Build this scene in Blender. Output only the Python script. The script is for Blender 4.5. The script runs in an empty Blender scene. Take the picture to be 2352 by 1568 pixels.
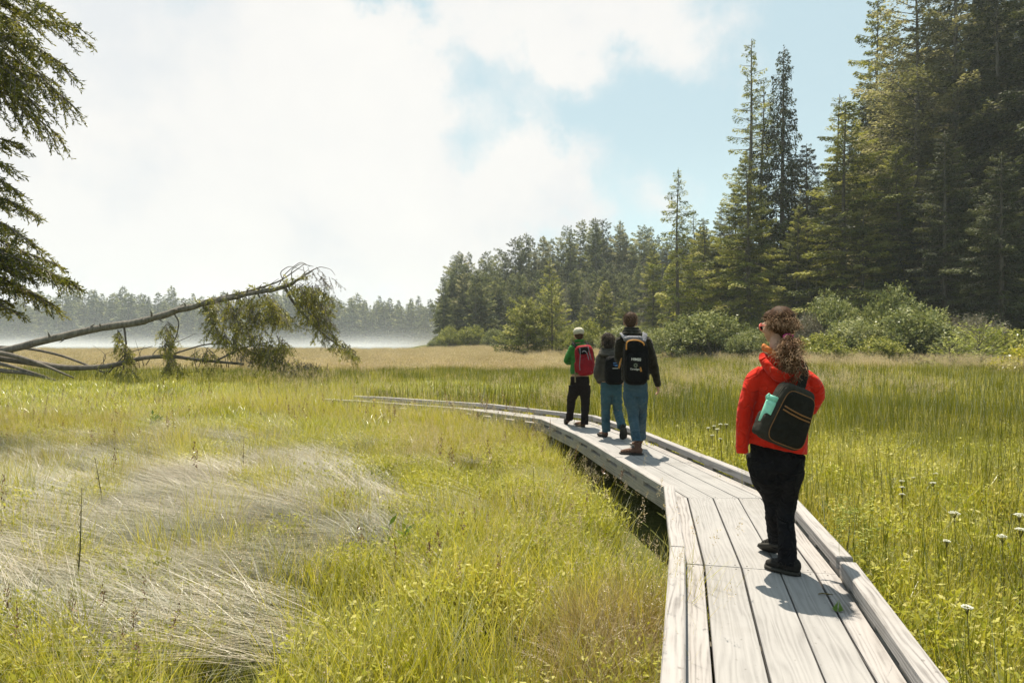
import bpy, math, random
import numpy as np
from math import radians, sin, cos, pi, sqrt, atan2, exp
from mathutils import Vector, Matrix, noise

# ------------------------------------------------------------------ camera, sky, sun, exposure
SC = bpy.context.scene
COL = SC.collection
rng = np.random.default_rng(7)
random.seed(7)
DECK = 0.45            # height of the deck above the meadow
CAMZ = DECK + 1.47
FPX = 1568.0           # focal length in units of a 2352 px wide picture

cam_d = bpy.data.cameras.new('camera')
cam_d.sensor_width = 36.0
cam_d.lens = 24.0
cam_d.clip_start = 0.05
cam_d.clip_end = 4000
cam = bpy.data.objects.new('camera', cam_d)
cam.location = (0, 0, CAMZ)
cam.rotation_euler = (radians(90), 0, 0)
COL.objects.link(cam)
SC.camera = cam

SUN_EL = 70.0
SUN_AZ = -5.0          # degrees from +Y towards +X; negative = towards the left
sd = Vector((sin(radians(SUN_AZ)) * cos(radians(SUN_EL)), cos(radians(SUN_AZ)) * cos(radians(SUN_EL)), sin(radians(SUN_EL))))
sun_l = bpy.data.lights.new('sun', 'SUN')
sun_l.energy = 5.0
sun_l.angle = radians(0.6)
sun_l.color = (1.0, 0.91, 0.75)
sun = bpy.data.objects.new('sun', sun_l)
sun.rotation_euler = (-sd).to_track_quat('-Z', 'Y').to_euler()
sun.location = (0, 0, 60)
COL.objects.link(sun)

SC.view_settings.view_transform = 'Standard'
SC.view_settings.look = 'None'
SC.view_settings.exposure = 0.88
SC.view_settings.gamma = 1
SC.cycles.max_bounces = 8
SC.cycles.diffuse_bounces = 2
SC.cycles.glossy_bounces = 2
SC.cycles.transmission_bounces = 3
SC.cycles.transparent_max_bounces = 8
SC.cycles.volume_bounces = 1
SC.cycles.volume_max_steps = 64
SC.cycles.use_denoising = True
SC.cycles.caustics_reflective = False
SC.cycles.caustics_refractive = False
SC.render.film_transparent = False

class NT:
    """small helper round a node tree"""
    def __init__(s, nt):
        s.t = nt
    def n(s, typ, ins=None, **kw):
        nd = s.t.nodes.new(typ)
        for k, v in kw.items():
            setattr(nd, k, v)
        for k, v in (ins or {}).items():
            sk = nd.inputs[k]
            if hasattr(v, 'is_output') or isinstance(v, bpy.types.NodeSocket):
                s.t.links.new(v, sk)
            else:
                sk.default_value = v
        return nd
    def link(s, a, b):
        s.t.links.new(a, b)
    def math(s, op, a, b=0.0, c=None, clamp=False):
        ins = {0: a, 1: b}
        if c is not None:
            ins[2] = c
        return s.n('ShaderNodeMath', ins, operation=op, use_clamp=clamp).outputs[0]
    def mix(s, f, a, b, bt='MIX'):
        nd = s.n('ShaderNodeMix', data_type='RGBA', blend_type=bt)
        for k, v in ((0, f), (6, a), (7, b)):
            if isinstance(v, bpy.types.NodeSocket):
                s.t.links.new(v, nd.inputs[k])
            else:
                nd.inputs[k].default_value = v
        return nd.outputs[2]
    def ramp(s, f, stops, interp='LINEAR'):
        nd = s.t.nodes.new('ShaderNodeValToRGB')
        cr = nd.color_ramp
        cr.interpolation = interp
        while len(cr.elements) > 1:
            cr.elements.remove(cr.elements[-1])
        cr.elements[0].position = stops[0][0]
        cr.elements[0].color = c4(stops[0][1])
        for p, c in stops[1:]:
            e = cr.elements.new(p)
            e.color = c4(c)
        s.t.links.new(f, nd.inputs[0])
        return nd.outputs[0]
    def noise(s, vec, scale, detail=3, rough=0.55, dist=0.0):
        nd = s.n('ShaderNodeTexNoise', {'Scale': scale, 'Detail': detail, 'Roughness': rough, 'Distortion': dist})
        if vec is not None:
            s.t.links.new(vec, nd.inputs['Vector'])
        return nd.outputs[0]
    def maprange(s, v, a, b, c=0.0, d=1.0, smooth=False):
        nd = s.n('ShaderNodeMapRange', {0: v, 1: a, 2: b, 3: c, 4: d})
        nd.clamp = True
        if smooth:
            nd.interpolation_type = 'SMOOTHSTEP'
        return nd.outputs[0]

def c4(c):
    return (c[0], c[1], c[2], 1.0) if len(c) == 3 else tuple(c)

def pdir(px, py):
    """direction seen from the camera (2352 x 1568 frame)"""
    return Vector(((px - 1176) / FPX, 1.0, (784 - py) / FPX)).normalized()

def at(px, py, D):
    """the world point at depth D metres that shows there"""
    return Vector(((px - 1176) / FPX * D, D, CAMZ + (784 - py) / FPX * D))

# ---- world: nishita sky with a bank of cloud built from soft masses around sky directions
W = bpy.data.worlds.new('World')
SC.world = W
W.use_nodes = True
W.node_tree.nodes.clear()
w = NT(W.node_tree)
sky = w.n('ShaderNodeTexSky', sky_type='NISHITA')
sky.sun_disc = False
sky.sun_elevation = radians(SUN_EL)
sky.sun_rotation = radians(SUN_AZ)
sky.altitude = 10
sky.air_density = 1.0
sky.dust_density = 1.6
sky.ozone_density = 1.0
tc = w.n('ShaderNodeTexCoord')
dirv = tc.outputs['Generated']
warp = w.n('ShaderNodeTexNoise', {'Scale': 3.4, 'Detail': 7.0, 'Roughness': 0.6})
w.link(dirv, warp.inputs['Vector'])
wv = w.n('ShaderNodeVectorMath', {0: warp.outputs['Color'], 1: (0.5, 0.5, 0.5)}, operation='SUBTRACT')
wv2 = w.n('ShaderNodeVectorMath', {0: wv.outputs[0], 'Scale': 0.42}, operation='SCALE')
wd = w.n('ShaderNodeVectorMath', {0: dirv, 1: wv2.outputs[0]}, operation='ADD').outputs[0]
BLOBS = [  # x, y, radius, weight
    (150, 250, 760, 1.3), (450, 640, 640, 1.3), (800, 420, 330, 1.0), (640, 120, 260, 0.55),
    (930, 170, 190, 0.75), (1040, 240, 150, 0.55), (1240, 380, 230, 0.85), (1130, 560, 330, 1.0),
    (1130, 60, 150, 0.7), (1300, 20, 190, 0.7), (1490, 40, 200, 0.95), (1530, 520, 150, 0.5),
    (890, 10, 170, -1.0), (1075, 320, 150, -0.35), (1330, 210, 170, -0.45), (1750, 250, 300, -0.3)]
acc = None
for bx, by, br, bw in BLOBS:
    c = pdir(bx, by)
    dn = w.n('ShaderNodeVectorMath', {0: wd, 1: tuple(c)}, operation='DISTANCE')
    v = w.maprange(dn.outputs['Value'], 0.0, br / FPX, bw, 0.0, True)
    acc = v if acc is None else w.math('ADD', acc, v)
fine = w.noise(dirv, 6.0, 8, 0.6, 0.4)
fine2 = w.math('MULTIPLY', w.math('SUBTRACT', fine, 0.5), 1.5)
acc = w.math('ADD', acc, fine2)
# high thin cloud elsewhere in the sky, away from the bank
gen = w.noise(dirv, 1.6, 6, 0.55, 0.3)
acc = w.math('ADD', acc, w.maprange(gen, 0.56, 0.9, 0.0, 0.6))
mask = w.maprange(acc, 0.0, 0.85, 0.0, 1.0, True)
sep = w.n('ShaderNodeSeparateXYZ', {0: dirv})
lowz = w.maprange(sep.outputs[2], 0.30, 0.0, 0.0, 0.55, True)
shadev = w.noise(dirv, 4.0, 6, 0.6, 0.2)
cloudc = w.ramp(shadev, [(0.33, (0.74, 0.765, 0.785)), (0.49, (0.845, 0.838, 0.82)), (0.68, (0.885, 0.872, 0.842))])
skyc = w.mix(1.0, sky.outputs[0], (0.125, 0.118, 0.095, 1), 'MULTIPLY')
skyc = w.mix(w.math('ADD', 0.50, lowz, clamp=True), skyc, (0.68, 0.90, 0.95, 1))
wc = w.mix(mask, skyc, cloudc)
bg = w.n('ShaderNodeBackground', {'Color': wc, 'Strength': 0.60})
wo = w.n('ShaderNodeOutputWorld')
w.link(bg.outputs[0], wo.inputs[0])

# ------------------------------------------------------------------ helpers
def tag(o, label=None, cat=None, group=None, kind=None):
    if label: o['label'] = label
    if cat: o['category'] = cat
    if group: o['group'] = group
    if kind: o['kind'] = kind
    return o

def empty(name, loc=(0, 0, 0), rz=0.0):
    o = bpy.data.objects.new(name, None)
    o.empty_display_size = 0.2
    o.location = loc
    o.rotation_euler = (0, 0, rz)
    COL.objects.link(o)
    return o

def link(name, me, parent=None, mat=None):
    o = bpy.data.objects.new(name, me)
    if mat is not None and not me.materials:
        me.materials.append(mat)
    COL.objects.link(o)
    if parent is not None:
        o.parent = parent
    return o

def mkmesh(name, V, Q=None, T=None, tint=None, smooth=False, mat=None, mi=None):
    me = bpy.data.meshes.new(name)
    V = np.asarray(V, dtype=np.float32).reshape(-1, 3)
    Q = np.zeros((0, 4), np.int32) if Q is None else np.asarray(Q, np.int32).reshape(-1, 4)
    T = np.zeros((0, 3), np.int32) if T is None else np.asarray(T, np.int32).reshape(-1, 3)
    me.vertices.add(len(V))
    me.vertices.foreach_set('co', V.ravel())
    lp = np.concatenate([Q.ravel(), T.ravel()])
    me.loops.add(len(lp))
    me.loops.foreach_set('vertex_index', lp)
    n = len(Q) + len(T)
    me.polygons.add(n)
    st = np.concatenate([np.arange(len(Q)) * 4, len(Q) * 4 + np.arange(len(T)) * 3]).astype(np.int32)
    me.polygons.foreach_set('loop_start', st)
    if smooth:
        me.polygons.foreach_set('use_smooth', np.ones(n, bool))
    me.update(calc_edges=True)
    if tint is not None:
        a = me.attributes.new('tint', 'FLOAT', 'POINT')
        a.data.foreach_set('value', np.asarray(tint, np.float32))
    if mat is not None:
        for m in (mat if isinstance(mat, (list, tuple)) else [mat]):
            me.materials.append(m)
    if mi is not None:
        me.polygons.foreach_set('material_index', np.asarray(mi, np.int32))
    me.validate()
    return me

class MB:
    """collects pieces into one mesh"""
    def __init__(s):
        s.V, s.Q, s.T, s.t, s.n = [], [], [], [], 0
    def add(s, V, Q=None, T=None, tint=0.5):
        V = np.asarray(V, float).reshape(-1, 3)
        s.V.append(V)
        if Q is not None and len(Q): s.Q.append(np.asarray(Q, int).reshape(-1, 4) + s.n)
        if T is not None and len(T): s.T.append(np.asarray(T, int).reshape(-1, 3) + s.n)
        s.t.append(np.full(len(V), tint, float) if np.isscalar(tint) else np.asarray(tint, float))
        s.n += len(V)
        return s
    def mesh(s, name, mat=None, smooth=False):
        return mkmesh(name, np.concatenate(s.V), np.concatenate(s.Q) if s.Q else None,
                      np.concatenate(s.T) if s.T else None, np.concatenate(s.t), smooth, mat)
    def obj(s, name, parent=None, mat=None, smooth=False):
        return link(name, s.mesh(name, mat, smooth), parent)
    def tube(s, P, R, seg=8, cap=True, tint=0.5, flat=None, up=None):
        V, Q, T = tube(P, R, seg, cap, up)
        return s.add(V, Q, T, tint)
    def box(s, c, size, R=None, tint=0.5, bev=0.0):
        x, y, z = [d / 2 for d in size]
        if bev > 0:
            V, Q, T = rbox(x, y, z, bev)
        else:
            V = np.array([(-x, -y, -z), (x, -y, -z), (x, y, -z), (-x, y, -z), (-x, -y, z), (x, -y, z), (x, y, z), (-x, y, z)], float)
            Q = [(0, 3, 2, 1), (4, 5, 6, 7), (0, 1, 5, 4), (1, 2, 6, 5), (2, 3, 7, 6), (3, 0, 4, 7)]; T = None
        if R is not None:
            V = V @ np.array(R.to_3x3()).T
        return s.add(V + np.array(c), Q, T, tint)

def rbox(x, y, z, b):
    """box with chamfered edges"""
    V, idx = [], {}
    for sx in (-1, 1):
        for sy in (-1, 1):
            for sz in (-1, 1):
                for ax in range(3):
                    p = [sx * (x - b), sy * (y - b), sz * (z - b)]
                    p[ax] = (sx * x, sy * y, sz * z)[ax]
                    idx[(sx, sy, sz, ax)] = len(V)
                    V.append(p)
    Q, T = [], []
    def q(*k): Q.append([idx[i] for i in k])
    for ax in range(3):
        o = [a for a in range(3) if a != ax]
        for s in (-1, 1):
            ks = []
            for a, b2 in ((-1, -1), (1, -1), (1, 1), (-1, 1)):
                k = [0, 0, 0]; k[ax] = s; k[o[0]] = a; k[o[1]] = b2
                ks.append((*k, ax))
            q(*ks)
        for a in (-1, 1):
            for b2 in (-1, 1):
                def kk(e, w_):
                    k = [0, 0, 0]; k[ax] = e; k[o[0]] = a; k[o[1]] = b2
                    return (*k, w_)
                q(kk(-1, o[0]), kk(1, o[0]), kk(1, o[1]), kk(-1, o[1]))
    for sx in (-1, 1):
        for sy in (-1, 1):
            for sz in (-1, 1):
                T.append([idx[(sx, sy, sz, a)] for a in range(3)])
    return np.array(V, float), Q, T

def tube(P, R, seg=8, cap=True, up=None):
    """tube along P; R: radius or (rx, ry) per point; rx is along the 'side' axis"""
    P = np.asarray(P, float)
    n = len(P)
    R = np.asarray(R, float)
    if R.ndim == 0: R = np.full((n, 2), float(R))
    elif R.ndim == 1: R = np.stack([R, R], 1)
    Tn = np.gradient(P, axis=0)
    Tn /= np.linalg.norm(Tn, axis=1, keepdims=True) + 1e-9
    if up is None:
        u = np.array([0, 1.0, 0]) if abs(Tn[0][2]) > 0.6 else np.array([0, 0, 1.0])
    else:
        u = np.array(up, float)
    a = np.linspace(0, 2 * pi, seg, endpoint=False)
    V = []
    for i in range(n):
        t = Tn[i]
        s = np.cross(t, u); s /= np.linalg.norm(s) + 1e-9
        v = np.cross(s, t)
        if up is None: u = v
        V.append(P[i] + np.outer(np.cos(a), s) * R[i][0] + np.outer(np.sin(a), v) * R[i][1])
    V = np.concatenate(V)
    i = np.arange(n - 1)[:, None] * seg
    j = np.arange(seg)[None, :]
    j2 = (j + 1) % seg
    Q = np.stack([i + j, i + j2, i + seg + j2, i + seg + j], -1).reshape(-1, 4)
    T = None
    if cap:
        V = np.concatenate([V, P[:1], P[-1:]])
        c0, c1 = n * seg, n * seg + 1
        T = [(c0, (k + 1) % seg, k) for k in range(seg)] + [(c1, (n - 1) * seg + k, (n - 1) * seg + (k + 1) % seg) for k in range(seg)]
    return V, Q, T

def kites(P, D, L, Wd, N, fold=0.0, mid=0.45):
    """leaf-shaped quads"""
    D = D / (np.linalg.norm(D, axis=1, keepdims=True) + 1e-9)
    S = np.cross(D, N); S /= np.linalg.norm(S, axis=1, keepdims=True) + 1e-9
    L = np.asarray(L)[:, None]; Wd = np.asarray(Wd)[:, None]
    m = P + D * L * mid
    V = np.stack([P, m + S * Wd, P + D * L, m - S * Wd], 1).reshape(-1, 3)
    Q = np.arange(len(P) * 4).reshape(-1, 4)
    return V, Q

def unit(n, r=None):
    r = rng if r is None else r
    v = r.normal(size=(n, 3))
    return v / np.linalg.norm(v, axis=1, keepdims=True)

# ------------------------------------------------------------------ materials
def newmat(name):
    m = bpy.data.materials.new(name)
    m.use_nodes = True
    m.node_tree.nodes.clear()
    return m, NT(m.node_tree)

def out(nt, sh, disp=None):
    o = nt.n('ShaderNodeOutputMaterial')
    nt.link(sh, o.inputs[0])

def principled(nt, col, rough=0.8, bump=None, bstr=0.3, bdist=0.01, **kw):
    p = nt.n('ShaderNodeBsdfPrincipled')
    for k, v in (('Base Color', col), ('Roughness', rough)):
        if isinstance(v, bpy.types.NodeSocket): nt.link(v, p.inputs[k])
        else: p.inputs[k].default_value = c4(v) if k == 'Base Color' else v
    p.inputs['Specular IOR Level'].default_value = kw.get('spec', 0.3)
    if 'sheen' in kw:
        p.inputs['Sheen Weight'].default_value = kw['sheen']
    if 'metal' in kw:
        p.inputs['Metallic'].default_value = kw['metal']
    if bump is not None:
        b = nt.n('ShaderNodeBump', {'Strength': bstr, 'Distance': bdist, 'Height': bump})
        nt.link(b.outputs[0], p.inputs['Normal'])
    return p.outputs[0]

def leafmat(name, stops, trans=0.35, spec=0.25, rough=0.5, jitter=0.25, patch=0.25, pscale=0.35, tboost=1.25):
    """foliage or grass: tint attribute + per-object and position variation, some light passes through"""
    m, t = newmat(name)
    at_ = t.n('ShaderNodeAttribute', attribute_name='tint')
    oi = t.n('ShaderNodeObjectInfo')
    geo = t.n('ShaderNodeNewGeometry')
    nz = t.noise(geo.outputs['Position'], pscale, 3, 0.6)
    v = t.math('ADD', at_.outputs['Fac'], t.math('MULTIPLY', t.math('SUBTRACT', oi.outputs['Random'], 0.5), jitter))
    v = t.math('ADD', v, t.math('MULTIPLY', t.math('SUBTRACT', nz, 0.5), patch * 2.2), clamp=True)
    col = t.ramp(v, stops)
    d = t.n('ShaderNodeBsdfDiffuse', {'Color': col})
    tc_ = t.mix(1.0, col, (tboost, tboost * 1.02, tboost * 0.55, 1), 'MULTIPLY')
    tr = t.n('ShaderNodeBsdfTranslucent', {'Color': tc_})
    mx = t.n('ShaderNodeMixShader', {0: trans, 1: d.outputs[0], 2: tr.outputs[0]})
    gl = t.n('ShaderNodeBsdfGlossy', {'Color': (1, 1, 1, 1), 'Roughness': rough})
    fr = t.n('ShaderNodeFresnel', {'IOR': 1.4})
    mx2 = t.n('ShaderNodeMixShader', {0: t.math('MULTIPLY', fr.outputs[0], spec), 1: mx.outputs[0], 2: gl.outputs[0]})
    out(t, mx2.outputs[0])
    return m

def barkmat(name, a, b, scale=6.0):
    m, t = newmat(name)
    tcx = t.n('ShaderNodeTexCoord')
    mp = t.n('ShaderNodeMapping', {'Vector': tcx.outputs['Object'], 'Scale': (1, 1, 0.25)})
    n1 = t.noise(mp.outputs[0], scale, 6, 0.65)
    n2 = t.noise(tcx.outputs['Object'], scale * 0.3, 3)
    col = t.ramp(t.math('ADD', t.math('MULTIPLY', n1, 0.7), t.math('MULTIPLY', n2, 0.3)), [(0.3, a), (0.62, b), (0.72, [min(1, x * 1.5) for x in b])])
    out(t, principled(t, col, 0.9, n1, 0.6, 0.03))
    return m

# ------------------------------------------------------------------ terrain
def smooth(a, b, x):
    t = np.clip((np.asarray(x, float) - a) / (b - a), 0, 1)
    return t * t * (3 - 2 * t)

def ground_z(x, y):
    x = np.asarray(x, float); y = np.asarray(y, float)
    yy = np.maximum(y, 1.0)
    s = x / yy
    rise = 0.22 * smooth(16, 48, y) * smooth(0.10, 0.42, s)
    rise = np.maximum(rise, 0.36 * smooth(45, 120, y) * smooth(-0.14, 0.0, s))
    und = 0.035 * np.sin(x * 0.9 + 1.3 * np.sin(y * 0.45)) + 0.03 * np.sin(y * 0.8 + x * 0.37)
    hill = 15.0 * np.exp(-(((x - 32) / 34.0) ** 2 + ((y - 205) / 36.0) ** 2) ** 1.0)
    hill += 16.0 * smooth(60, 130, x) * smooth(60, 170, y)
    hill *= smooth(128, 150, y) + smooth(60, 100, x) * (1 - smooth(128, 150, y))
    lake = -0.75 * smooth(108, 118, y) * (1 - smooth(330, 342, y)) * (1 - smooth(-0.165, -0.125, s)) * (x < 5)
    far = 4.0 * smooth(345, 420, y)
    z = rise + und * smooth(0, 5, y) + hill + lake + far + 0.05
    # shallow dip added along the left of the boardwalk to darken the gap below
    a, b = np.array((1.0, 7.0)), np.array((0.6, 10.6))
    dd = np.hypot((x - 1.25 - 0.12 * (8.0 - y)) / 1.0, 0)
    z = z - 0.26 * np.exp(-(dd / 0.55) ** 2) * smooth(4.6, 6.0, y) * (1 - smooth(10.6, 12.0, y))
    return z

def gz(x, y):
    return float(ground_z(x, y))

xs = np.sinh(np.linspace(-5.2, 5.2, 241)) / np.sinh(5.2) * 820
ys = np.concatenate([np.linspace(-820, -20, 12), np.linspace(-15, 60, 110), np.linspace(61, 170, 80), np.linspace(174, 820, 90)])
X, Y = np.meshgrid(xs, ys)
Z = ground_z(X, Y)
nx, ny = len(xs), len(ys)
Vg = np.stack([X, Y, Z], -1).reshape(-1, 3)
i = np.arange(ny - 1)[:, None] * nx; j = np.arange(nx - 1)[None, :]
Qg = np.stack([i + j, i + j + 1, i + nx + j + 1, i + nx + j], -1).reshape(-1, 4)
m_ground, t = newmat('meadow_soil')
geo = t.n('ShaderNodeNewGeometry')
n1 = t.noise(geo.outputs['Position'], 0.8, 5, 0.6)
n2 = t.noise(geo.outputs['Position'], 14.0, 4, 0.7)
colg = t.ramp(t.math('ADD', t.math('MULTIPLY', n1, 0.5), t.math('MULTIPLY', n2, 0.5)), [(0.35, (0.035, 0.04, 0.012)), (0.5, (0.075, 0.085, 0.022)), (0.65, (0.13, 0.12, 0.045))])
out(t, principled(t, colg, 0.95, n2, 0.8, 0.05, spec=0.1))
tag(link('ground', mkmesh('ground', Vg, Qg, smooth=True, mat=m_ground)), kind='structure')

# water of the lake
m_water, t = newmat('lake_water')
geo = t.n('ShaderNodeNewGeometry')
out(t, principled(t, (0.10, 0.13, 0.13), 0.12, t.noise(geo.outputs['Position'], 1.2, 3), 0.15, 0.05, spec=0.5))
wx = [-420, -300, -200, -120, -60, 10]; wy = [100, 160, 220, 280, 348]
Vw = [(a, b, -0.12) for b in wy for a in wx]
Qw = [(r * 6 + c, r * 6 + c + 1, r * 6 + 7 + c, r * 6 + 6 + c) for r in range(4) for c in range(5)]
tag(link('water', mkmesh('water', Vw, Qw, mat=m_water)), kind='structure')
# ------------------------------------------------------------------ boardwalk
CL = np.array([(0.25, -0.9), (1.60, 4.42), (2.00, 6.42), (1.50, 10.1), (1.03, 12.3), (-0.75, 14.40), (-3.4, 16.25), (-4.2, 16.7)])
HW = 0.56
def offs(d):
    """centre line moved sideways by d (positive = right of the walking direction), mitred"""
    seg = np.diff(CL, axis=0); seg /= np.linalg.norm(seg, axis=1, keepdims=True)
    nr = np.stack([seg[:, 1], -seg[:, 0]], 1)
    P = []
    for k in range(len(CL)):
        a = nr[max(k - 1, 0)]; b = nr[min(k, len(seg) - 1)]
        mvec = (a + b); mvec /= np.linalg.norm(mvec)
        P.append(CL[k] + mvec * d / max(0.5, float(mvec @ a)))
    return np.array(P)
def dist_cl(x, y):
    d = np.full(np.shape(x), 1e9)
    side = np.zeros(np.shape(x))
    for a, b in zip(CL[:-1], CL[1:]):
        ab = b - a; L2 = ab @ ab
        t_ = np.clip(((x - a[0]) * ab[0] + (y - a[1]) * ab[1]) / L2, 0, 1)
        dx = x - (a[0] + t_ * ab[0]); dy = y - (a[1] + t_ * ab[1])
        dd = np.hypot(dx, dy)
        sd_ = np.sign(ab[1] * dx - ab[0] * dy)
        side = np.where(dd < d, sd_, side)
        d = np.minimum(d, dd)
    return d, side

_gz0 = ground_z
def woodmat(name, dark, light, meshy=0.0, silver=0.5):
    """weathered grey timber: grain runs along the board (uv u = along, v = across)"""
    m, t = newmat(name)
    uv = t.n('ShaderNodeUVMap', uv_map='uv')
    oi = t.n('ShaderNodeObjectInfo')
    off = t.n('ShaderNodeVectorMath', {0: uv.outputs[0], 1: (0, 0, 0)}, operation='ADD').outputs[0]
    rnd = t.math('MULTIPLY', oi.outputs['Random'], 37.0)
    cmb = t.n('ShaderNodeCombineXYZ', {0: rnd, 1: rnd, 2: rnd})
    off = t.n('ShaderNodeVectorMath', {0: uv.outputs[0], 1: cmb.outputs[0]}, operation='ADD').outputs[0]
    mp = t.n('ShaderNodeMapping', {'Vector': off, 'Scale': (0.9, 9.0, 1)})
    warp_ = t.noise(mp.outputs[0], 0.9, 2, 0.5)
    wv_ = t.n('ShaderNodeCombineXYZ', {0: 0.0, 1: t.math('MULTIPLY', warp_, 1.6)})
    mp2 = t.n('ShaderNodeVectorMath', {0: mp.outputs[0], 1: wv_.outputs[0]}, operation='ADD').outputs[0]
    g = t.n('ShaderNodeTexWave', {'Vector': mp2, 'Scale': 1.1, 'Distortion': 5.0, 'Detail': 3.0, 'Detail Scale': 1.4, 'Detail Roughness': 0.6}, wave_type='BANDS', bands_direction='Y').outputs['Fac']
    mp3 = t.n('ShaderNodeMapping', {'Vector': off, 'Scale': (2.2, 60.0, 1)})
    fib = t.noise(mp3.outputs[0], 1.0, 5, 0.7)
    blot = t.noise(off, 2.3, 5, 0.6)
    crk_n = t.n('ShaderNodeMapping', {'Vector': off, 'Scale': (0.7, 22.0, 1)})
    crk = t.maprange(t.noise(crk_n.outputs[0], 1.0, 4, 0.6), 0.68, 0.74, 0.0, 1.0)
    v = t.math('ADD', t.math('MULTIPLY', g, 0.20), t.math('ADD', t.math('MULTIPLY', fib, 0.40), t.math('MULTIPLY', blot, 0.48)))
    col = t.ramp(v, [(0.30, dark), (0.52, light), (0.78, [min(0.9, x * 1.18) for x in light])])
    col = t.mix(t.math('MULTIPLY', crk, 0.5), col, (0.06, 0.055, 0.05, 1))
    spots = t.maprange(t.noise(off, 26.0, 2, 0.4), 0.71, 0.76, 0.0, 0.5)
    col = t.mix(spots, col, (0.09, 0.08, 0.07, 1))
    stain = t.maprange(t.noise(off, 0.9, 6, 0.7), 0.56, 0.72, 0.0, 0.35)
    col = t.mix(stain, col, (0.15, 0.135, 0.115, 1))
    h = t.math('SUBTRACT', t.math('ADD', t.math('MULTIPLY', g, 0.5), fib), crk)
    if meshy > 0:
        # wire mesh stapled over the planks, about 12 mm squares
        mu = t.n('ShaderNodeSeparateXYZ', {0: uv.outputs[0]})
        def lines(s_, k):
            f = t.math('FRACT', t.math('MULTIPLY', s_, k))
            return t.math('LESS_THAN', f, 0.16)
        ln = t.math('MAXIMUM', lines(mu.outputs[0], 80.0), lines(mu.outputs[1], 80.0))
        col = t.mix(t.math('MULTIPLY', ln, meshy), col, (0.30, 0.29, 0.28, 1))
        h = t.math('ADD', h, ln)
    out(t, principled(t, col, 0.82, h, 0.35, 0.006, spec=0.25))
    return m

M_PLANK = woodmat('meshed_plank_wood', (0.195, 0.186, 0.182), (0.268, 0.257, 0.252), 0.26)
M_RAIL = woodmat('weathered_rail_wood', (0.125, 0.114, 0.110), (0.295, 0.277, 0.270))
M_BEAM = woodmat('grey_beam_wood', (0.13, 0.115, 0.10), (0.29, 0.265, 0.24))
M_DARKWOOD = woodmat('dark_frame_wood', (0.03, 0.026, 0.02), (0.09, 0.078, 0.06))  # darker timber for posts and joists

class Timber:
    """pieces of sawn timber with their own uv, in one mesh"""
    def __init__(s):
        s.V, s.F, s.UV = [], [], []
    def prism(s, A, B, C, D_, z0, z1, bev=0.004):
        """plank with plan corners A,B (start left,right) C,D (end right,left)"""
        n0 = len(s.V)
        P = [np.array(p, float) for p in (A, B, C, D_)]
        cen = sum(P) / 4
        ax = (P[3] + P[2] - P[0] - P[1]); L = np.linalg.norm(ax) / 2; ax /= np.linalg.norm(ax)
        sd_ = np.array([ax[1], -ax[0]])
        ofs = random.random() * 20
        def uv(p, z):
            q = p - cen
            return (float(q @ ax) + ofs, float(q @ sd_) + z * 1.0 + ofs)
        # bevelled section: outline rings at z0, z1-bev, z1(inset)
        inset = []
        for p in P:
            q = p - cen
            a_, b_ = q @ ax, q @ sd_
            inset.append(cen + ax * (a_ - np.sign(a_) * bev * 0.6) + sd_ * (b_ - np.sign(b_) * bev))
        rings = [(P, z0), (P, z1 - bev), (inset, z1)]
        for R_, z in rings:
            for p in R_:
                s.V.append((p[0], p[1], z))
        def face(ids, uvs):
            s.F.append(ids); s.UV.extend(uvs)
        for r in range(2):
            for k in range(4):
                k2 = (k + 1) % 4
                ids = [n0 + r * 4 + k, n0 + r * 4 + k2, n0 + r * 4 + 4 + k2, n0 + r * 4 + 4 + k]
                face(ids, [uv(np.array(s.V[i_][:2]), s.V[i_][2]) for i_ in ids])
        ids = [n0 + 8, n0 + 9, n0 + 10, n0 + 11]
        face(ids, [uv(np.array(s.V[i_][:2]), 0) for i_ in ids])
        ids = [n0 + 3, n0 + 2, n0 + 1, n0]
        face(ids, [uv(np.array(s.V[i_][:2]), 0) for i_ in ids])
    def obj(s, name, parent, mat):
        me = bpy.data.meshes.new(name)
        me.from_pydata([tuple(v) for v in s.V], [], s.F)
        u = me.uv_layers.new(name='uv')
        u.data.foreach_set('uv', np.array(s.UV, np.float32).ravel())
        me.materials.append(mat)
        me.update()
        return link(name, me, parent)

bw = empty('boardwalk', (1.6, 4.4, 0))
tag(bw, 'weathered grey timber boardwalk with low kerb rails bending away across the meadow', 'boardwalk')
BWM = Matrix.Translation((1.6, 4.4, 0)).inverted()
def adopt(o):
    o.parent = bw
    o.matrix_parent_inverse = BWM
    return o

def lerp2(P, k, t_):
    return P[k] * (1 - t_) + P[k + 1] * t_
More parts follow.
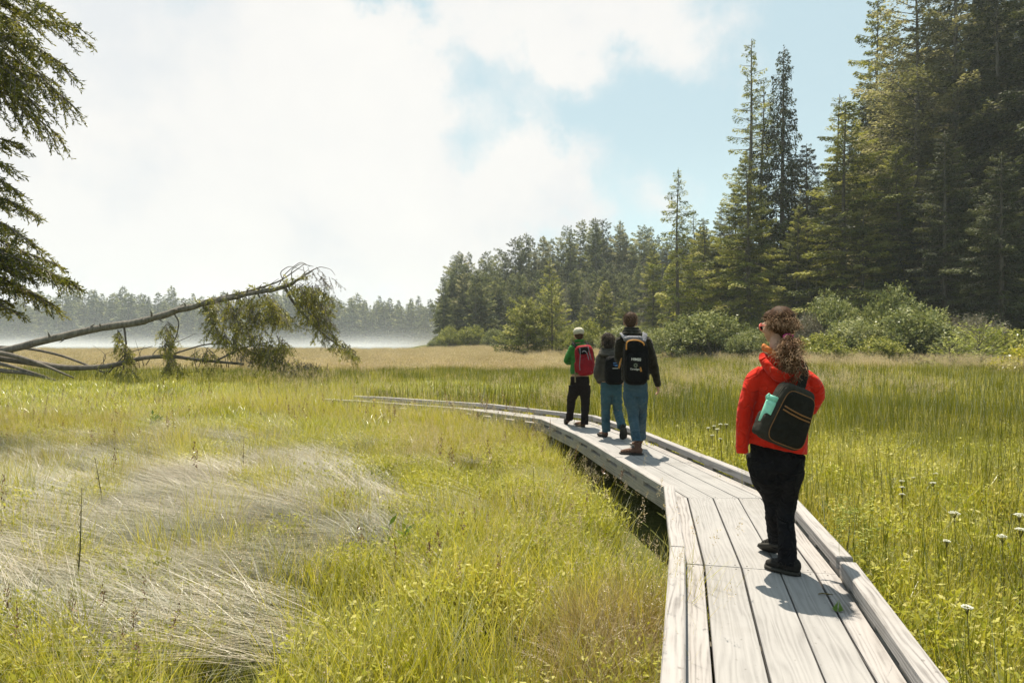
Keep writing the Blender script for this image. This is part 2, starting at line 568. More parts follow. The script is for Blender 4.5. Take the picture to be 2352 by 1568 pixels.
# extra joints part-way along the long sections, so that boards end where the photo shows
plank_edges = [-0.475, -0.345, -0.105, 0.125, 0.335, 0.475]
O = {d: offs(d) for d in set(plank_edges + [-HW, HW, -0.475, 0.475, -0.515, 0.515])}
SPL = {0: [0, 0.52, 1.0], 1: [0, 1.0], 2: [0, 0.5, 1.0], 3: [0, 1.0], 4: [0, 1.0], 5: [0, 1.0], 6: [0, 1]}
GAP = 0.006
SCREWS = []
for k in range(len(CL) - 1):
    for a_, b_ in zip(SPL[k][:-1], SPL[k][1:]):
        for q in range(len(plank_edges) - 1):
            T_ = Timber()
            l, r = plank_edges[q], plank_edges[q + 1]
            L_, R_ = O[l], O[r]
            def pt(Pa, Pb, t_, inw):
                a2 = lerp2(Pa, k, t_); b2 = lerp2(Pb, k, t_)
                v = (b2 - a2); v /= np.linalg.norm(v)
                return a2 + v * inw
            g = GAP * (1.5 if q in (1, 4) else 0.7)
            dz = random.uniform(-0.002, 0.002)
            e = 0.003 / 2
            A, B = pt(L_, R_, a_ + e / 2, g), pt(R_, L_, a_ + e / 2, g)
            D_, C_ = pt(L_, R_, b_ - e / 2, g), pt(R_, L_, b_ - e / 2, g)
            T_.prism(A, B, C_, D_, DECK - 0.045, DECK + dz, 0.004)
            edge = q in (0, 4)
            for (U1, U2) in ((A, B), (D_, C_)):
                v12 = (U2 - U1); w12 = np.linalg.norm(v12)
                al = (D_ - A) / np.linalg.norm(D_ - A) * (1 if U1 is A else -1) * 0.035
                for fr in ((0.5,) if w12 < 0.14 else (0.14, 0.86)):
                    cpt = U1 + v12 * fr + al
                    s_ = 0.0045
                    SCREWS.append((cpt[0], cpt[1], DECK + dz))
            adopt(T_.obj('deck_plank', None, M_RAIL if edge else M_PLANK))
scm = MB()
for (sx_, sy_, sz_) in SCREWS:
    a_ = np.linspace(0, 2 * pi, 9)[:-1]
    V_ = [(sx_ + 0.005 * cos(t_), sy_ + 0.005 * sin(t_), sz_ + 0.0015) for t_ in a_] + [(sx_ + 0.0055 * cos(t_), sy_ + 0.0055 * sin(t_), sz_ - 0.002) for t_ in a_] + [(sx_, sy_, sz_ + 0.0012)]
    scm.add(V_, [(k_, (k_ + 1) % 8, 8 + (k_ + 1) % 8, 8 + k_) for k_ in range(8)], [(16, (k_ + 1) % 8, k_) for k_ in range(8)])
m_screw, t = newmat('rusty_screw')
out(t, principled(t, (0.045, 0.033, 0.026), 0.6))
so_ = adopt(scm.obj('screw_heads', None, m_screw)); so_['kind'] = 'stuff'
# stringer beams under each edge, cross joists, posts, kerb rails on spacer blocks
RAIL_T = {0: [0, 0.38, 0.93, 1.0], 1: [0, 1.0]}
for side in (-1, 1):
    Pin, Pout = offs(side * 0.462), offs(side * 0.562)
    Bi, Bo = offs(side * 0.46), offs(side * 0.545)
    Qi, Qo = offs(side * 0.475), offs(side * 0.556)
    for k in range(len(CL) - 1):
        L = np.linalg.norm(CL[k + 1] - CL[k])
        cuts = {0: [0, 0.45, 1.0], 2: [0, 0.45, 1.0], 6: [0, .5, 1]}.get(k, [0, 1.0])
        if k == 0 and side == 1: cuts = [0, 0.48, 0.985]
        for a_, b_ in zip(cuts[:-1], cuts[1:]):
            e = 0.002
            T_ = Timber()
            P4 = [lerp2(Pin, k, a_ + e), lerp2(Pout, k, a_ + e), lerp2(Pout, k, b_ - e), lerp2(Pin, k, b_ - e)]
            zj = random.uniform(-0.004, 0.004)
            T_.prism(*P4, DECK + 0.036, DECK + 0.110 + zj, 0.008)
            adopt(T_.obj('kerb_rail', None, M_RAIL))
        # beam below the rail
        T_ = Timber()
        T_.prism(lerp2(Bi, k, 0.001), lerp2(Bo, k, 0.001), lerp2(Bo, k, 0.999), lerp2(Bi, k, 0.999), DECK - 0.125, DECK - 0.012, 0.005)
        if True:
            o = adopt(T_.obj('side_beam', None, M_BEAM))
        nb = max(2, int(L / 0.62))
        for b in range(nb + 1):
            T_ = Timber()
            c = min(max(b / nb, 0.03), 0.97)
            hl = 0.13 / L * (0.8 + 0.5 * random.random())
            T_.prism(lerp2(Qi, k, c - hl), lerp2(Qo, k, c - hl), lerp2(Qo, k, c + hl), lerp2(Qi, k, c + hl), DECK - 0.010, DECK + 0.034, 0.002)
            adopt(T_.obj('spacer_block', None, M_BEAM))
        # posts
    for k in range(len(CL) - 1):
        L = np.linalg.norm(CL[k + 1] - CL[k])
        npz = max(1, int(L / 1.9))
        for b in range(npz):
            c = (b + 0.5) / npz if npz > 1 else 0.5
            if b == npz - 1: c = 0.97
            p = lerp2(offs(side * 0.40), k, c)
            z0 = gz(p[0], p[1]) - 0.3
            T_ = Timber()
            s_ = 0.05
            T_.prism(p + (-s_, -s_), p + (s_, -s_), p + (s_, s_), p + (-s_, s_), z0, DECK - 0.135, 0.002)
            adopt(T_.obj('post', None, M_DARKWOOD))
J1, J2 = offs(-0.455), offs(0.455)
for k in range(len(CL) - 1):
    L = np.linalg.norm(CL[k + 1] - CL[k])
    npz = max(1, int(L / 0.95))
    for b in range(npz + 1):
        c = min(max(b / npz, 0.02), 0.98); h_ = 0.03 / L
        T_ = Timber()
        T_.prism(lerp2(J1, k, c - h_), lerp2(J2, k, c - h_), lerp2(J2, k, c + h_), lerp2(J1, k, c + h_), DECK - 0.13, DECK - 0.048, 0.002)
        adopt(T_.obj('joist', None, M_DARKWOOD))
# ------------------------------------------------------------------ meadow grass
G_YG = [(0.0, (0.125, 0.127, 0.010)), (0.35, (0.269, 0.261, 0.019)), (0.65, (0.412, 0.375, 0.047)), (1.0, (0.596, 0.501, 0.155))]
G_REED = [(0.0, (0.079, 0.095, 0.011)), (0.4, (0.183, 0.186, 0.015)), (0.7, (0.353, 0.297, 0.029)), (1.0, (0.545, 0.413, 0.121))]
G_TAN = [(0.0, (0.213, 0.177, 0.087)), (0.4, (0.407, 0.317, 0.206)), (0.75, (0.563, 0.438, 0.340)), (1.0, (0.679, 0.559, 0.474))]
G_SILV = [(0.0, (0.055, 0.067, 0.012)), (0.35, (0.105, 0.108, 0.027)), (0.6, (0.155, 0.138, 0.052)), (0.8, (0.205, 0.165, 0.082)), (1.0, (0.28, 0.22, 0.13))]
G_HERB = [(0.0, (0.096, 0.119, 0.010)), (0.4, (0.230, 0.245, 0.018)), (0.75, (0.403, 0.384, 0.047)), (1.0, (0.557, 0.512, 0.200))]
M_YG = leafmat('yellow_green_grass', G_YG, 0.42, 0.35, 0.45)
M_REED = leafmat('green_reed', G_REED, 0.35, 0.3, 0.5)
M_TAN = leafmat('dry_tan_grass', G_TAN, 0.35, 0.08, 0.6)
M_SILV = leafmat('silver_grass', G_SILV, 0.25, 0.12, 0.55, jitter=0.45, patch=0.4, pscale=0.8)
M_HERB = leafmat('herb_leaf', G_HERB, 0.42, 0.22, 0.5)
M_BROWNSEED = leafmat('brown_seed_head', [(0, (0.10, 0.05, 0.03)), (0.5, (0.22, 0.12, 0.075)), (1, (0.40, 0.28, 0.19))], 0.2, 0.2)
M_FLOWER = leafmat('white_petal', [(0, (0.55, 0.55, 0.48)), (1, (0.85, 0.84, 0.78))], 0.25, 0.1, jitter=0.1, patch=0.1, tboost=1.0)

def blades(n, rad, h, w_, lean=(0.1, 0.35), curl=0.4, head=None, hspread=pi, seg=3, base_z=0.0, tint=(0.2, 0.9), tip_bright=0.15):
    """n curved blades -> V,Q,tint. curl bends the blade over by that many radians along its length"""
    r = rng.random(n) ** 0.5 * rad; a = rng.random(n) * 2 * pi
    P = np.stack([r * np.cos(a), r * np.sin(a), np.full(n, base_z)], 1)
    H = rng.uniform(h[0], h[1], n)
    hd = (rng.random(n) * 2 * pi) if head is None else head + rng.normal(0, hspread, n)
    el = rng.uniform(lean[0], lean[1], n)            # from vertical
    cu = curl * rng.uniform(0.3, 1.2, n)
    dx, dy = np.cos(hd), np.sin(hd)
    side = np.stack([-dy, dx, np.zeros(n)], 1)
    tw = rng.uniform(-0.9, 0.9, n)
    side = side * np.cos(tw)[:, None] + np.stack([dx, dy, np.zeros(n)], 1) * np.sin(tw)[:, None]
    rows, p = [], P.copy()
    for s in range(seg + 1):
        f = s / seg
        ww = w_ * rng.uniform(0.7, 1.2, n) * (1 - f ** 1.6 * 0.93)
        rows.append((p - side * ww[:, None] / 2, p + side * ww[:, None] / 2))
        th = el + cu * f
        th = np.minimum(th, 1.62)
        st = H / seg
        p = p + np.stack([dx * np.sin(th) * st, dy * np.sin(th) * st, np.cos(th) * st], 1)
    V = np.stack([np.stack(rw, 1) for rw in rows], 1)           # n, seg+1, 2, 3
    idx = np.arange(n * (seg + 1) * 2).reshape(n, seg + 1, 2)
    Q = np.stack([idx[:, :-1, 0], idx[:, :-1, 1], idx[:, 1:, 1], idx[:, 1:, 0]], -1).reshape(-1, 4)
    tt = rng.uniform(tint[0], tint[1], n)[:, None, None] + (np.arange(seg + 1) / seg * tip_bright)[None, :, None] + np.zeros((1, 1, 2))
    return V.reshape(-1, 3), Q, np.clip(tt, 0, 1).ravel(), p

def leaves(n, rad, z, L, Wd, up=0.4, tint=(0.2, 0.9)):
    r = rng.random(n) ** 0.5 * rad; a = rng.random(n) * 2 * pi
    P = np.stack([r * np.cos(a), r * np.sin(a), rng.uniform(z[0], z[1], n)], 1)
    a2 = rng.random(n) * 2 * pi
    D = np.stack([np.cos(a2), np.sin(a2), rng.uniform(-0.2, up * 2, n)], 1)
    N = np.stack([rng.normal(0, .5, n), rng.normal(0, .5, n), np.ones(n)], 1)
    l = rng.uniform(L[0], L[1], n)
    V, Q = kites(P, D, l, l * Wd, N)
    return V, Q, np.repeat(rng.uniform(tint[0], tint[1], n), 4)

def plumes(tips, n_each, size, spread, tint=(0.3, 0.9), elong=3.0):
    """feathery seed heads at the stem tips"""
    k = len(tips)
    P = np.repeat(tips, n_each, 0)
    o = rng.normal(size=(k * n_each, 3)) * spread * np.array([1, 1, elong])
    P = P + o - np.array([0, 0, spread * elong])
    D = o * np.array([1, 1, 0.5]) + np.array([0, 0, spread * 1.2]) + rng.normal(size=o.shape) * spread * 0.4
    l = rng.uniform(size * 0.6, size * 1.3, len(P))
    V, Q = kites(P, D, l, l * 0.18, unit(len(P)))
    return V, Q, np.repeat(rng.uniform(tint[0], tint[1], len(P)), 4)

class Tmpl:
    def __init__(s): s.V, s.Q, s.t, s.mi, s.n = [], [], [], [], 0
    def add(s, V, Q, tt, mi=0):
        s.V.append(V); s.Q.append(Q + s.n); s.t.append(tt); s.mi.append(np.full(len(Q), mi)); s.n += len(V)
    def obj(s, name, mats):
        me = mkmesh(name, np.concatenate(s.V), np.concatenate(s.Q), tint=np.concatenate(s.t), mat=mats, mi=np.concatenate(s.mi))
        return bpy.data.objects.new(name, me)

def t_herb(near=True):
    T = Tmpl()
    T.add(*leaves(520, 0.30, (0.02, 0.24), (0.02, 0.055), 0.20, 0.7), 0)
    T.add(*leaves(130, 0.30, (0.18, 0.30), (0.02, 0.045), 0.22, 0.9, (0.5, 1.0)), 0)
    V, Q, tt, p = blades(230, 0.32, (0.18, 0.45), 0.005, (0.05, 0.5), 0.6, tint=(0.25, 0.8)); T.add(V, Q, tt, 1)
    return T.obj('herb_patch', [M_HERB, M_YG])
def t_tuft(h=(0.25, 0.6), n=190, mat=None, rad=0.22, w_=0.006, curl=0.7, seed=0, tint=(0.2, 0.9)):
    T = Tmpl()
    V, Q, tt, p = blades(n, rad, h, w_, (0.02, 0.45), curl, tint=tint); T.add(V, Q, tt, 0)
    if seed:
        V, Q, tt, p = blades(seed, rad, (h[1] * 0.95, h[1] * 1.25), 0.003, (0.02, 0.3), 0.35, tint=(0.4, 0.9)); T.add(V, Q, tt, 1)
        T.add(*plumes(p, 30, 0.011, 0.0045, elong=5.0), 1)
    return T.obj('grass_tuft', [mat or M_YG, M_TAN])
def t_spike():
    """grass with narrow purple-brown seed spikes"""
    T = Tmpl()
    V, Q, tt, p = blades(30, 0.2, (0.3, 0.5), 0.005, (0.05, 0.4), 0.5); T.add(V, Q, tt, 0)
    V, Q, tt, p = blades(3, 0.15, (0.5, 0.72), 0.004, (0.02, 0.25), 0.25, tint=(0.3, 0.7)); T.add(V, Q, tt, 0)
    T.add(*plumes(p, 46, 0.016, 0.0042, (0.0, 0.8), 8.0), 1)
    return T.obj('spike_grass', [M_YG, M_BROWNSEED])
def t_lying(n=230, tint=(0.1, 1.0)):
    """long fine grass blown flat, all heads one way (-x)"""
    T = Tmpl()
    V, Q, tt, p = blades(n, 0.34, (0.5, 1.0), 0.0036, (1.2, 1.53), 0.35, head=pi, hspread=0.30, seg=4, tint=tint, base_z=0.05); T.add(V, Q, tt, 0)
    V, Q, tt, p = blades(26, 0.32, (0.15, 0.34), 0.005, (0.3, 0.9), 0.6, tint=(0.1, 0.8)); T.add(V, Q, tt, 1)
    V, Q, tt, p = blades(n // 7, 0.3, (0.25, 0.5), 0.0035, (0.7, 1.2), 0.5, head=pi, hspread=0.7, tint=tint); T.add(V, Q, tt, 0)
    return T.obj('flattened_grass', [M_SILV, M_YG])
def t_reed(n=36, h=(0.55, 0.95), w_=0.008, rad=0.35, under=260):
    """upright dark stems over bright fine grass"""
    T = Tmpl()
    V, Q, tt, p = blades(n, rad, h, w_, (0.0, 0.16), 0.12, tint=(0.0, 0.45), tip_bright=0.1); T.add(V, Q, tt, 0)
    if under:
        V, Q, tt, p = blades(under, rad, (0.2, h[0] * 0.95), w_ * 0.8, (0.02, 0.4), 0.5, tint=(0.35, 1.0)); T.add(V, Q, tt, 1)
        T.add(*leaves(under // 2, rad, (0.05, 0.35), (0.03, 0.07), 0.2, 0.9, (0.4, 1)), 1)
    return T.obj('reed_clump', [M_REED, M_YG])
def t_wisp(n=50, h=(0.55, 0.85), head=30, w_=0.005, rad=0.35, size=0.019):
    """tan grass with airy pinkish heads"""
    T = Tmpl()
    V, Q, tt, p = blades(n, rad, h, w_, (0.02, 0.3), 0.4, tint=(0.1, 0.8)); T.add(V, Q, tt, 0)
    T.add(*plumes(p, head, size, size * 0.7, (0.3, 1.0)), 1)
    return T.obj('plumed_grass', [M_YG, M_TAN])

TSETS = {
    'herb': [t_herb() for _ in range(4)],
    'tuft': [t_tuft() for _ in range(2)] + [t_tuft((0.3, 0.55), 120, seed=5) for _ in range(2)],
    'olive': [t_tuft((0.3, 0.55), 200, M_REED, 0.25, 0.0045, 0.5, seed=6, tint=(0.3, 1.0)) for _ in range(3)],
    'dry': [t_tuft((0.35, 0.6), 260, leafmat('russet_grass', [(0, (0.15, 0.09, 0.03)), (0.5, (0.35, 0.26, 0.14)), (1, (0.55, 0.44, 0.31))], 0.3, 0.1), 0.26, 0.0045, 1.2, tint=(0.0, 0.9)) for _ in range(2)],
    'spike': [t_spike() for _ in range(3)],
    'lying': [t_lying() for _ in range(4)] + [t_lying(200, (0.0, 0.55))],
    'reed': [t_reed() for _ in range(4)],
    'wisp': [t_wisp() for _ in range(3)],
    'low_wisp': [t_wisp(34, (0.32, 0.58), 26, 0.0035, 0.33, 0.010) for _ in range(3)],
    # coarser, wider clumps for the distance: same plants, fewer and fuller blades
    'reed_far': [t_reed(70, (0.5, 0.85), 0.018, 0.9, 380) for _ in range(3)],
    'herb_far': [t_tuft((0.15, 0.4), 420, M_HERB, 0.8, 0.022, 0.9, tint=(0.25, 1.0)) for _ in range(3)],
    'wisp_far': [t_wisp(150, (0.55, 0.85), 9, 0.02, 1.2, 0.10) for _ in range(3)],
    'green_far': [t_tuft((0.4, 0.8), 380, M_REED, 1.1, 0.03, 0.4, tint=(0.3, 0.9)) for _ in range(2)],
}

def gn_scatter(name, coll):
    ng = bpy.data.node_groups.new(name, 'GeometryNodeTree')
    ng.interface.new_socket('Geometry', in_out='INPUT', socket_type='NodeSocketGeometry')
    ng.interface.new_socket('Geometry', in_out='OUTPUT', socket_type='NodeSocketGeometry')
    N = ng.nodes
    gi, go = N.new('NodeGroupInput'), N.new('NodeGroupOutput')
    ci = N.new('GeometryNodeCollectionInfo')
    ci.inputs['Collection'].default_value = coll
    ci.inputs['Separate Children'].default_value = True
    ci.inputs['Reset Children'].default_value = True
    iop = N.new('GeometryNodeInstanceOnPoints')
    iop.inputs['Pick Instance'].default_value = True
    def na(nm, typ):
        n_ = N.new('GeometryNodeInputNamedAttribute'); n_.data_type = typ; n_.inputs[0].default_value = nm
        return n_.outputs['Attribute']
    e2r = N.new('FunctionNodeEulerToRotation')
    ng.links.new(na('rot', 'FLOAT_VECTOR'), e2r.inputs[0])
    ng.links.new(gi.outputs[0], iop.inputs['Points'])
    ng.links.new(ci.outputs[0], iop.inputs['Instance'])
    ng.links.new(na('idx', 'INT'), iop.inputs['Instance Index'])
    ng.links.new(e2r.outputs[0], iop.inputs['Rotation'])
    ng.links.new(na('scl', 'FLOAT'), iop.inputs['Scale'])
    ng.links.new(iop.outputs[0], go.inputs[0])
    return ng

def scatter(name, key, P, rz=None, tilt=0.08, scl=(0.8, 1.25), label=None):
    P = np.asarray(P, float)
    if len(P) == 0: return
    n = len(P)
    if key not in COLLS:
        c = bpy.data.collections.new('plants_' + key)
        for o in TSETS[key]: c.objects.link(o)
        COLLS[key] = c
    me = bpy.data.meshes.new(name)
    me.vertices.add(n)
    me.vertices.foreach_set('co', P.astype(np.float32).ravel())
    rot = np.stack([rng.normal(0, tilt, n), rng.normal(0, tilt, n), rng.random(n) * 2 * pi if rz is None else rz], 1)
    a = me.attributes.new('rot', 'FLOAT_VECTOR', 'POINT'); a.data.foreach_set('vector', rot.astype(np.float32).ravel())
    a = me.attributes.new('scl', 'FLOAT', 'POINT'); a.data.foreach_set('value', rng.uniform(scl[0], scl[1], n).astype(np.float32))
    a = me.attributes.new('idx', 'INT', 'POINT'); a.data.foreach_set('value', rng.integers(0, len(TSETS[key]), n).astype(np.int32))
    o = link(name, me)
    md = o.modifiers.new('scatter', 'NODES')
    md.node_group = gn_scatter(name, COLLS[key])
    tag(o, label, 'grass', kind='stuff')
    return o
COLLS = {}

def wedge(dens, y0, y1, weight, slope=0.86, marg=2.5, keep=0.62, low_gap=True):
    """random ground points in front of the camera, dens per square metre, thinned by weight(u, v, x, y).
    u = x / y slope in the ground plan, clear of the boardwalk by keep metres"""
    A = (y1 - y0) * (slope * (y0 + y1) + 2 * marg)
    n = int(A * dens)
    y = np.sqrt(rng.random(n) * (y1 ** 2 - y0 ** 2) + y0 ** 2)
    x = rng.uniform(-1, 1, n) * (slope * y + marg)
    wgt = weight(x / y, x, y)
    d, sd_ = dist_cl(x, y)
    if low_gap:
        wgt = wgt * np.where((sd_ < 0) & (y > 5.0) & (y < 11.3) & (d < 1.0), 0.06, 1.0)
    k = (rng.random(n) < wgt) & (d > keep)
    x, y = x[k], y[k]
    return np.stack([x, y, ground_z(x, y)], 1)

def fbm(x, y, s, ph=0.0):
    return (np.sin(x * s + ph + 1.7 * np.sin(y * s * 0.63 + ph)) + np.sin(y * s * 1.13 - ph + 1.5 * np.sin(x * s * 0.71 + 2 * ph)) +
            0.6 * np.sin((x + y) * s * 2.1 + ph * 3) + 0.5 * np.sin((x - y) * s * 2.7 + ph)) / 3.1 * 0.5 + 0.5

def left(u, x, y):      # left of the boardwalk line
    d, s = dist_cl(x, y)
    far = y > 20
    return np.where(far, u < 0.12, s < 0)
def S(v, a, b): return smooth(a, b, v)

def w_lying(u, x, y):
    n = fbm(x, y, 0.9, 1.0)
    lim = -0.22 + 0.22 * (n - 0.5) * 2 + 0.10 * S(y, 4, 7) - 0.10 * S(y, 8.5, 12)
    return left(u, x, y) * S(lim - u, -0.06, 0.06) * (1 - S(y + 2.2 * (n - 0.5), 11.0, 13.0)) * S(y, 3.6 , 5.0 + 0 * y) ** 0.7
def w_leafy(u, x, y):
    n = fbm(x, y, 1.3, 2.0)
    return left(u, x, y) * np.clip(1 - w_lying(u, x, y) * (0.42 + 0.5 * fbm(x, y, 1.6, 6.0)), 0, 1) * S(n, 0.05, 0.5)
def w_right(u, x, y):
    return (~left(u, x, y).astype(bool)) * 1.0

# -- near field, left of the boardwalk
P = wedge(9, 2.6, 13, w_leafy)
scatter('herbs', 'herb', P, label='low leafy herbs among the grass left of the boardwalk')
P = wedge(7, 2.6, 14, lambda u, x, y: w_leafy(u, x, y) * S(fbm(x, y, 0.7, 4.0), 0.2, 0.75))
scatter('grass', 'tuft', P, label='yellow green grass left of the boardwalk')
P = wedge(6, 2.6, 15, lambda u, x, y: left(u, x, y) * S(fbm(x, y, 0.5, 5.0), 0.38, 0.7) * (1 - 0.7 * w_lying(u, x, y)))
scatter('olive_grass', 'olive', P, label='olive grass with pale seed heads in the left meadow')
P = wedge(1.5, 2.6, 13, lambda u, x, y: left(u, x, y) * (1 - 0.85 * w_lying(u, x, y)))
scatter('spiked_grass', 'spike', P, label='sparse grass with brown seed spikes in the left meadow')
P = wedge(20, 3.4, 14, lambda u, x, y: w_lying(u, x, y) * (0.45 + 0.55 * S(fbm(x, y, 1.1, 9.0), 0.3, 0.6)))
P[:, 2] += rng.uniform(0, 0.14, len(P))
rzz = 0.4 * np.sin(P[:, 0] * 0.9 + P[:, 1] * 0.6) + 0.35 * np.sin(P[:, 1] * 1.3) - 0.05 + rng.normal(0, 0.28, len(P))
scatter('flattened_grass', 'lying', P, rz=rzz, tilt=0.06, label='silvery long grass blown flat in waves on the left')
# tan strands falling over at the edge of the flattened grass
def w_edge(u, x, y):
    wl = w_lying(u, x, y)
    return left(u, x, y) * np.exp(-((wl - 0.35) / 0.3) ** 2) * S(y, 3, 4) * (1 - S(y, 10, 13)) * S(-u, 0.0, 0.12)
P = wedge(1.6, 3, 13, w_edge)
scatter('drooping_grass', 'lying', P, rz=-0.5 + rng.normal(0, 0.5, len(P)), tilt=0.16, label='loose pale strands drooping at the edge of the flattened grass')
P = wedge(3.2, 3, 16, lambda u, x, y: left(u, x, y) * (0.25 + 0.75 * S(fbm(x, y, 0.8, 8.0), 0.4, 0.7)) * (1 - 0.7 * w_lying(u, x, y)))
scatter('seeding_grass', 'low_wisp', P, tilt=0.16, scl=(0.8, 1.15), label='thin tan seeding grass threaded through the left meadow')
# the dry orange-brown tuft near the boardwalk
c = at(1440, 1460, 3.85)
P = np.stack([c[0] + rng.normal(0, 0.22, 34), 3.9 + rng.normal(0, 0.30, 34), np.zeros(34) + 0.10], 1)
P = P[dist_cl(P[:, 0], P[:, 1])[0] > 0.66]
scatter('dry_grass', 'dry', P, tilt=0.45, scl=(0.6, 0.9), label='dry russet grass clump beside the boardwalk edge')
# rank growth along both sides of the boardwalk
def w_bank(u, x, y):
    d, s = dist_cl(x, y)
    return (s < 0) * (1 - S(d, 0.9, 1.6)) * S(y, 2.5, 3) * np.where((y > 5.2) & (y < 11.2) & (d < 1.05), 0.10, 0.5)
P = wedge(9, 2.6, 19, w_bank, keep=0.70)
PB = wedge(16, 11.5, 20, lambda u, x, y: (dist_cl(x, y)[1] < 0) * (1 - S(dist_cl(x, y)[0], 1.0, 2.2)) * (1.0 * S(y, 12, 13.5)), keep=0.60)
scatter('rank_grass', 'tuft', PB, scl=(1.15, 1.6), label='taller grass hiding the side of the far end of the boardwalk')
PB = wedge(10, 15.8, 21, lambda u, x, y: (x < -3.9) * (x > -7.5) * 1.0, keep=0.0)
scatter('end_grass', 'tuft', PB, scl=(1.1, 1.5), label='grass closing over the far end of the boardwalk')
scatter('bank_grass', 'tuft', P, scl=(0.7, 1.1), label='bright grass growing against the left side of the boardwalk')
# -- left field 13-34 m: bright leafy carpet
P = wedge(3.2, 12, 26, lambda u, x, y: left(u, x, y) * S(fbm(x, y, 0.4, 7.0), 0.0, 0.4))
scatter('leafy_carpet', 'herb_far', P, scl=(0.7, 1.2), label='pale yellow green carpet of low plants beyond the flattened grass')
P = wedge(1.2, 12, 28, lambda u, x, y: left(u, x, y) * S(fbm(x, y, 0.8, 3.0), 0.55, 0.9))
scatter('leafy_tufts', 'tuft', P, label='scattered darker tufts in the pale carpet')
# -- right of the boardwalk
P = wedge(7, 2.2, 16, w_right, keep=0.68)
scatter('reeds', 'reed', P, scl=(0.62, 1.0), label='upright green reeds over bright grass right of the boardwalk')
P = wedge(4.5, 2.2, 12, w_right, keep=0.66)
scatter('right_herbs', 'herb', P, scl=(0.9, 1.5), label='leafy herbs between the reeds on the right')
P = wedge(1.6, 12, 50, lambda u, x, y: w_right(u, x, y) * (0.4 + 0.6 * S(y, 24, 16)))
scatter('tall_reeds', 'reed_far', P, scl=(0.8, 1.15), label='belt of tall upright reeds in the middle of the meadow')
P = wedge(1.5, 12, 40, lambda u, x, y: w_right(u, x, y) * S(fbm(x, y, 0.25, 1.5), 0.42, 0.75) * S(y, 12, 26))
scatter('plumed_grass', 'wisp', P, scl=(0.8, 1.15), label='airy tan seeding grass in the right meadow')
# -- belt of dark reeds before and around the fallen tree
P = wedge(1.6, 23, 40, lambda u, x, y: (u < 0.2) * (1 - 0.55 * (y < 28.5) * (u < -0.15)))
scatter('reed_belt', 'reed_far', P, scl=(0.62, 0.85), label='dark green reed belt below the fallen tree')
# -- tan plain beyond
P = wedge(0.65, 37, 112, lambda u, x, y: ((u < 0.15) | (y < 62) * (fbm(x, y, 0.22, 4.4) > 0.52)) * (0.5 + 0.5 * S(fbm(x, y, 0.12, 2.5), 0.3, 0.6)))
scatter('tan_plain', 'wisp_far', P, scl=(0.5, 0.8), label='pinkish tan seeding grass of the far plain')
P = wedge(0.5, 37, 132, lambda u, x, y: (u > -0.2) * (0.25 + 0.75 * S(fbm(x, y, 0.10, 0.5), 0.45, 0.65)) * np.where(y < 62, 1.0, 0.5))
scatter('green_streaks', 'green_far', P, scl=(0.5, 0.8), label='olive green streaks of sedge in the far plain')
P = wedge(0.3, 110, 135, lambda u, x, y: (u > -0.15) * 1.0)
scatter('far_tan_grass', 'wisp_far', P, scl=(0.5, 0.85), label='tan grass at the foot of the wooded hill')
# ------------------------------------------------------------------ conifers
N_OLIVE = [(0.0, (0.050, 0.066, 0.014)), (0.4, (0.165, 0.182, 0.036)), (0.75, (0.32, 0.315, 0.080)), (1.0, (0.48, 0.44, 0.18))]
N_DARK = [(0.0, (0.015, 0.022, 0.009)), (0.5, (0.045, 0.058, 0.020)), (1.0, (0.12, 0.13, 0.045))]  # dark needle colour; at the right it also stands in for canopy shade
N_DEAD = [(0.0, (0.10, 0.085, 0.06)), (0.5, (0.19, 0.165, 0.125)), (1.0, (0.30, 0.27, 0.21))]
N_GREY = [(0.0, (0.06, 0.075, 0.026)), (0.4, (0.18, 0.20, 0.07)), (0.8, (0.35, 0.355, 0.18)), (1.0, (0.55, 0.54, 0.38))]
N_YEL = [(0.0, (0.09, 0.12, 0.02)), (0.5, (0.22, 0.25, 0.04)), (1.0, (0.42, 0.42, 0.10))]
M_NOLIVE = leafmat('olive_spruce_needles', N_OLIVE, 0.30, 0.12, jitter=0.18, patch=0.18, pscale=0.5)
M_NDARK = leafmat('dark_and_shaded_needles', N_DARK, 0.25, 0.15, jitter=0.25, patch=0.15, pscale=0.5)
M_NHILL = leafmat('hill_spruce_needles', [(0.0, (0.030, 0.042, 0.018)), (0.4, (0.095, 0.115, 0.045)), (0.75, (0.20, 0.21, 0.085)), (1.0, (0.32, 0.31, 0.15))], 0.32, 0.1, jitter=0.3, patch=0.18, pscale=0.3)
M_NTAN = leafmat('grey_tan_twigs', N_DEAD, 0.1, 0.1, jitter=0.2, patch=0.2)
M_NMIX = leafmat('tan_green_needles', [(0.0, (0.06, 0.068, 0.026)), (0.45, (0.18, 0.175, 0.085)), (0.8, (0.34, 0.31, 0.20)), (1.0, (0.50, 0.45, 0.34))], 0.36, 0.15, jitter=0.15, patch=0.2)
M_WILLOW = leafmat('grey_green_willow_leaf', N_GREY, 0.28, 0.08, jitter=0.25, patch=0.3, pscale=1.2, tboost=1.05)
M_BRIGHT = leafmat('young_spruce_needles', N_YEL, 0.35, 0.2, jitter=0.2, patch=0.1)
M_BARK = barkmat('spruce_bark', (0.05, 0.042, 0.035), (0.19, 0.165, 0.14), 5.0)
M_BARKGREY = barkmat('pale_bark', (0.10, 0.09, 0.08), (0.27, 0.245, 0.215), 4.0)

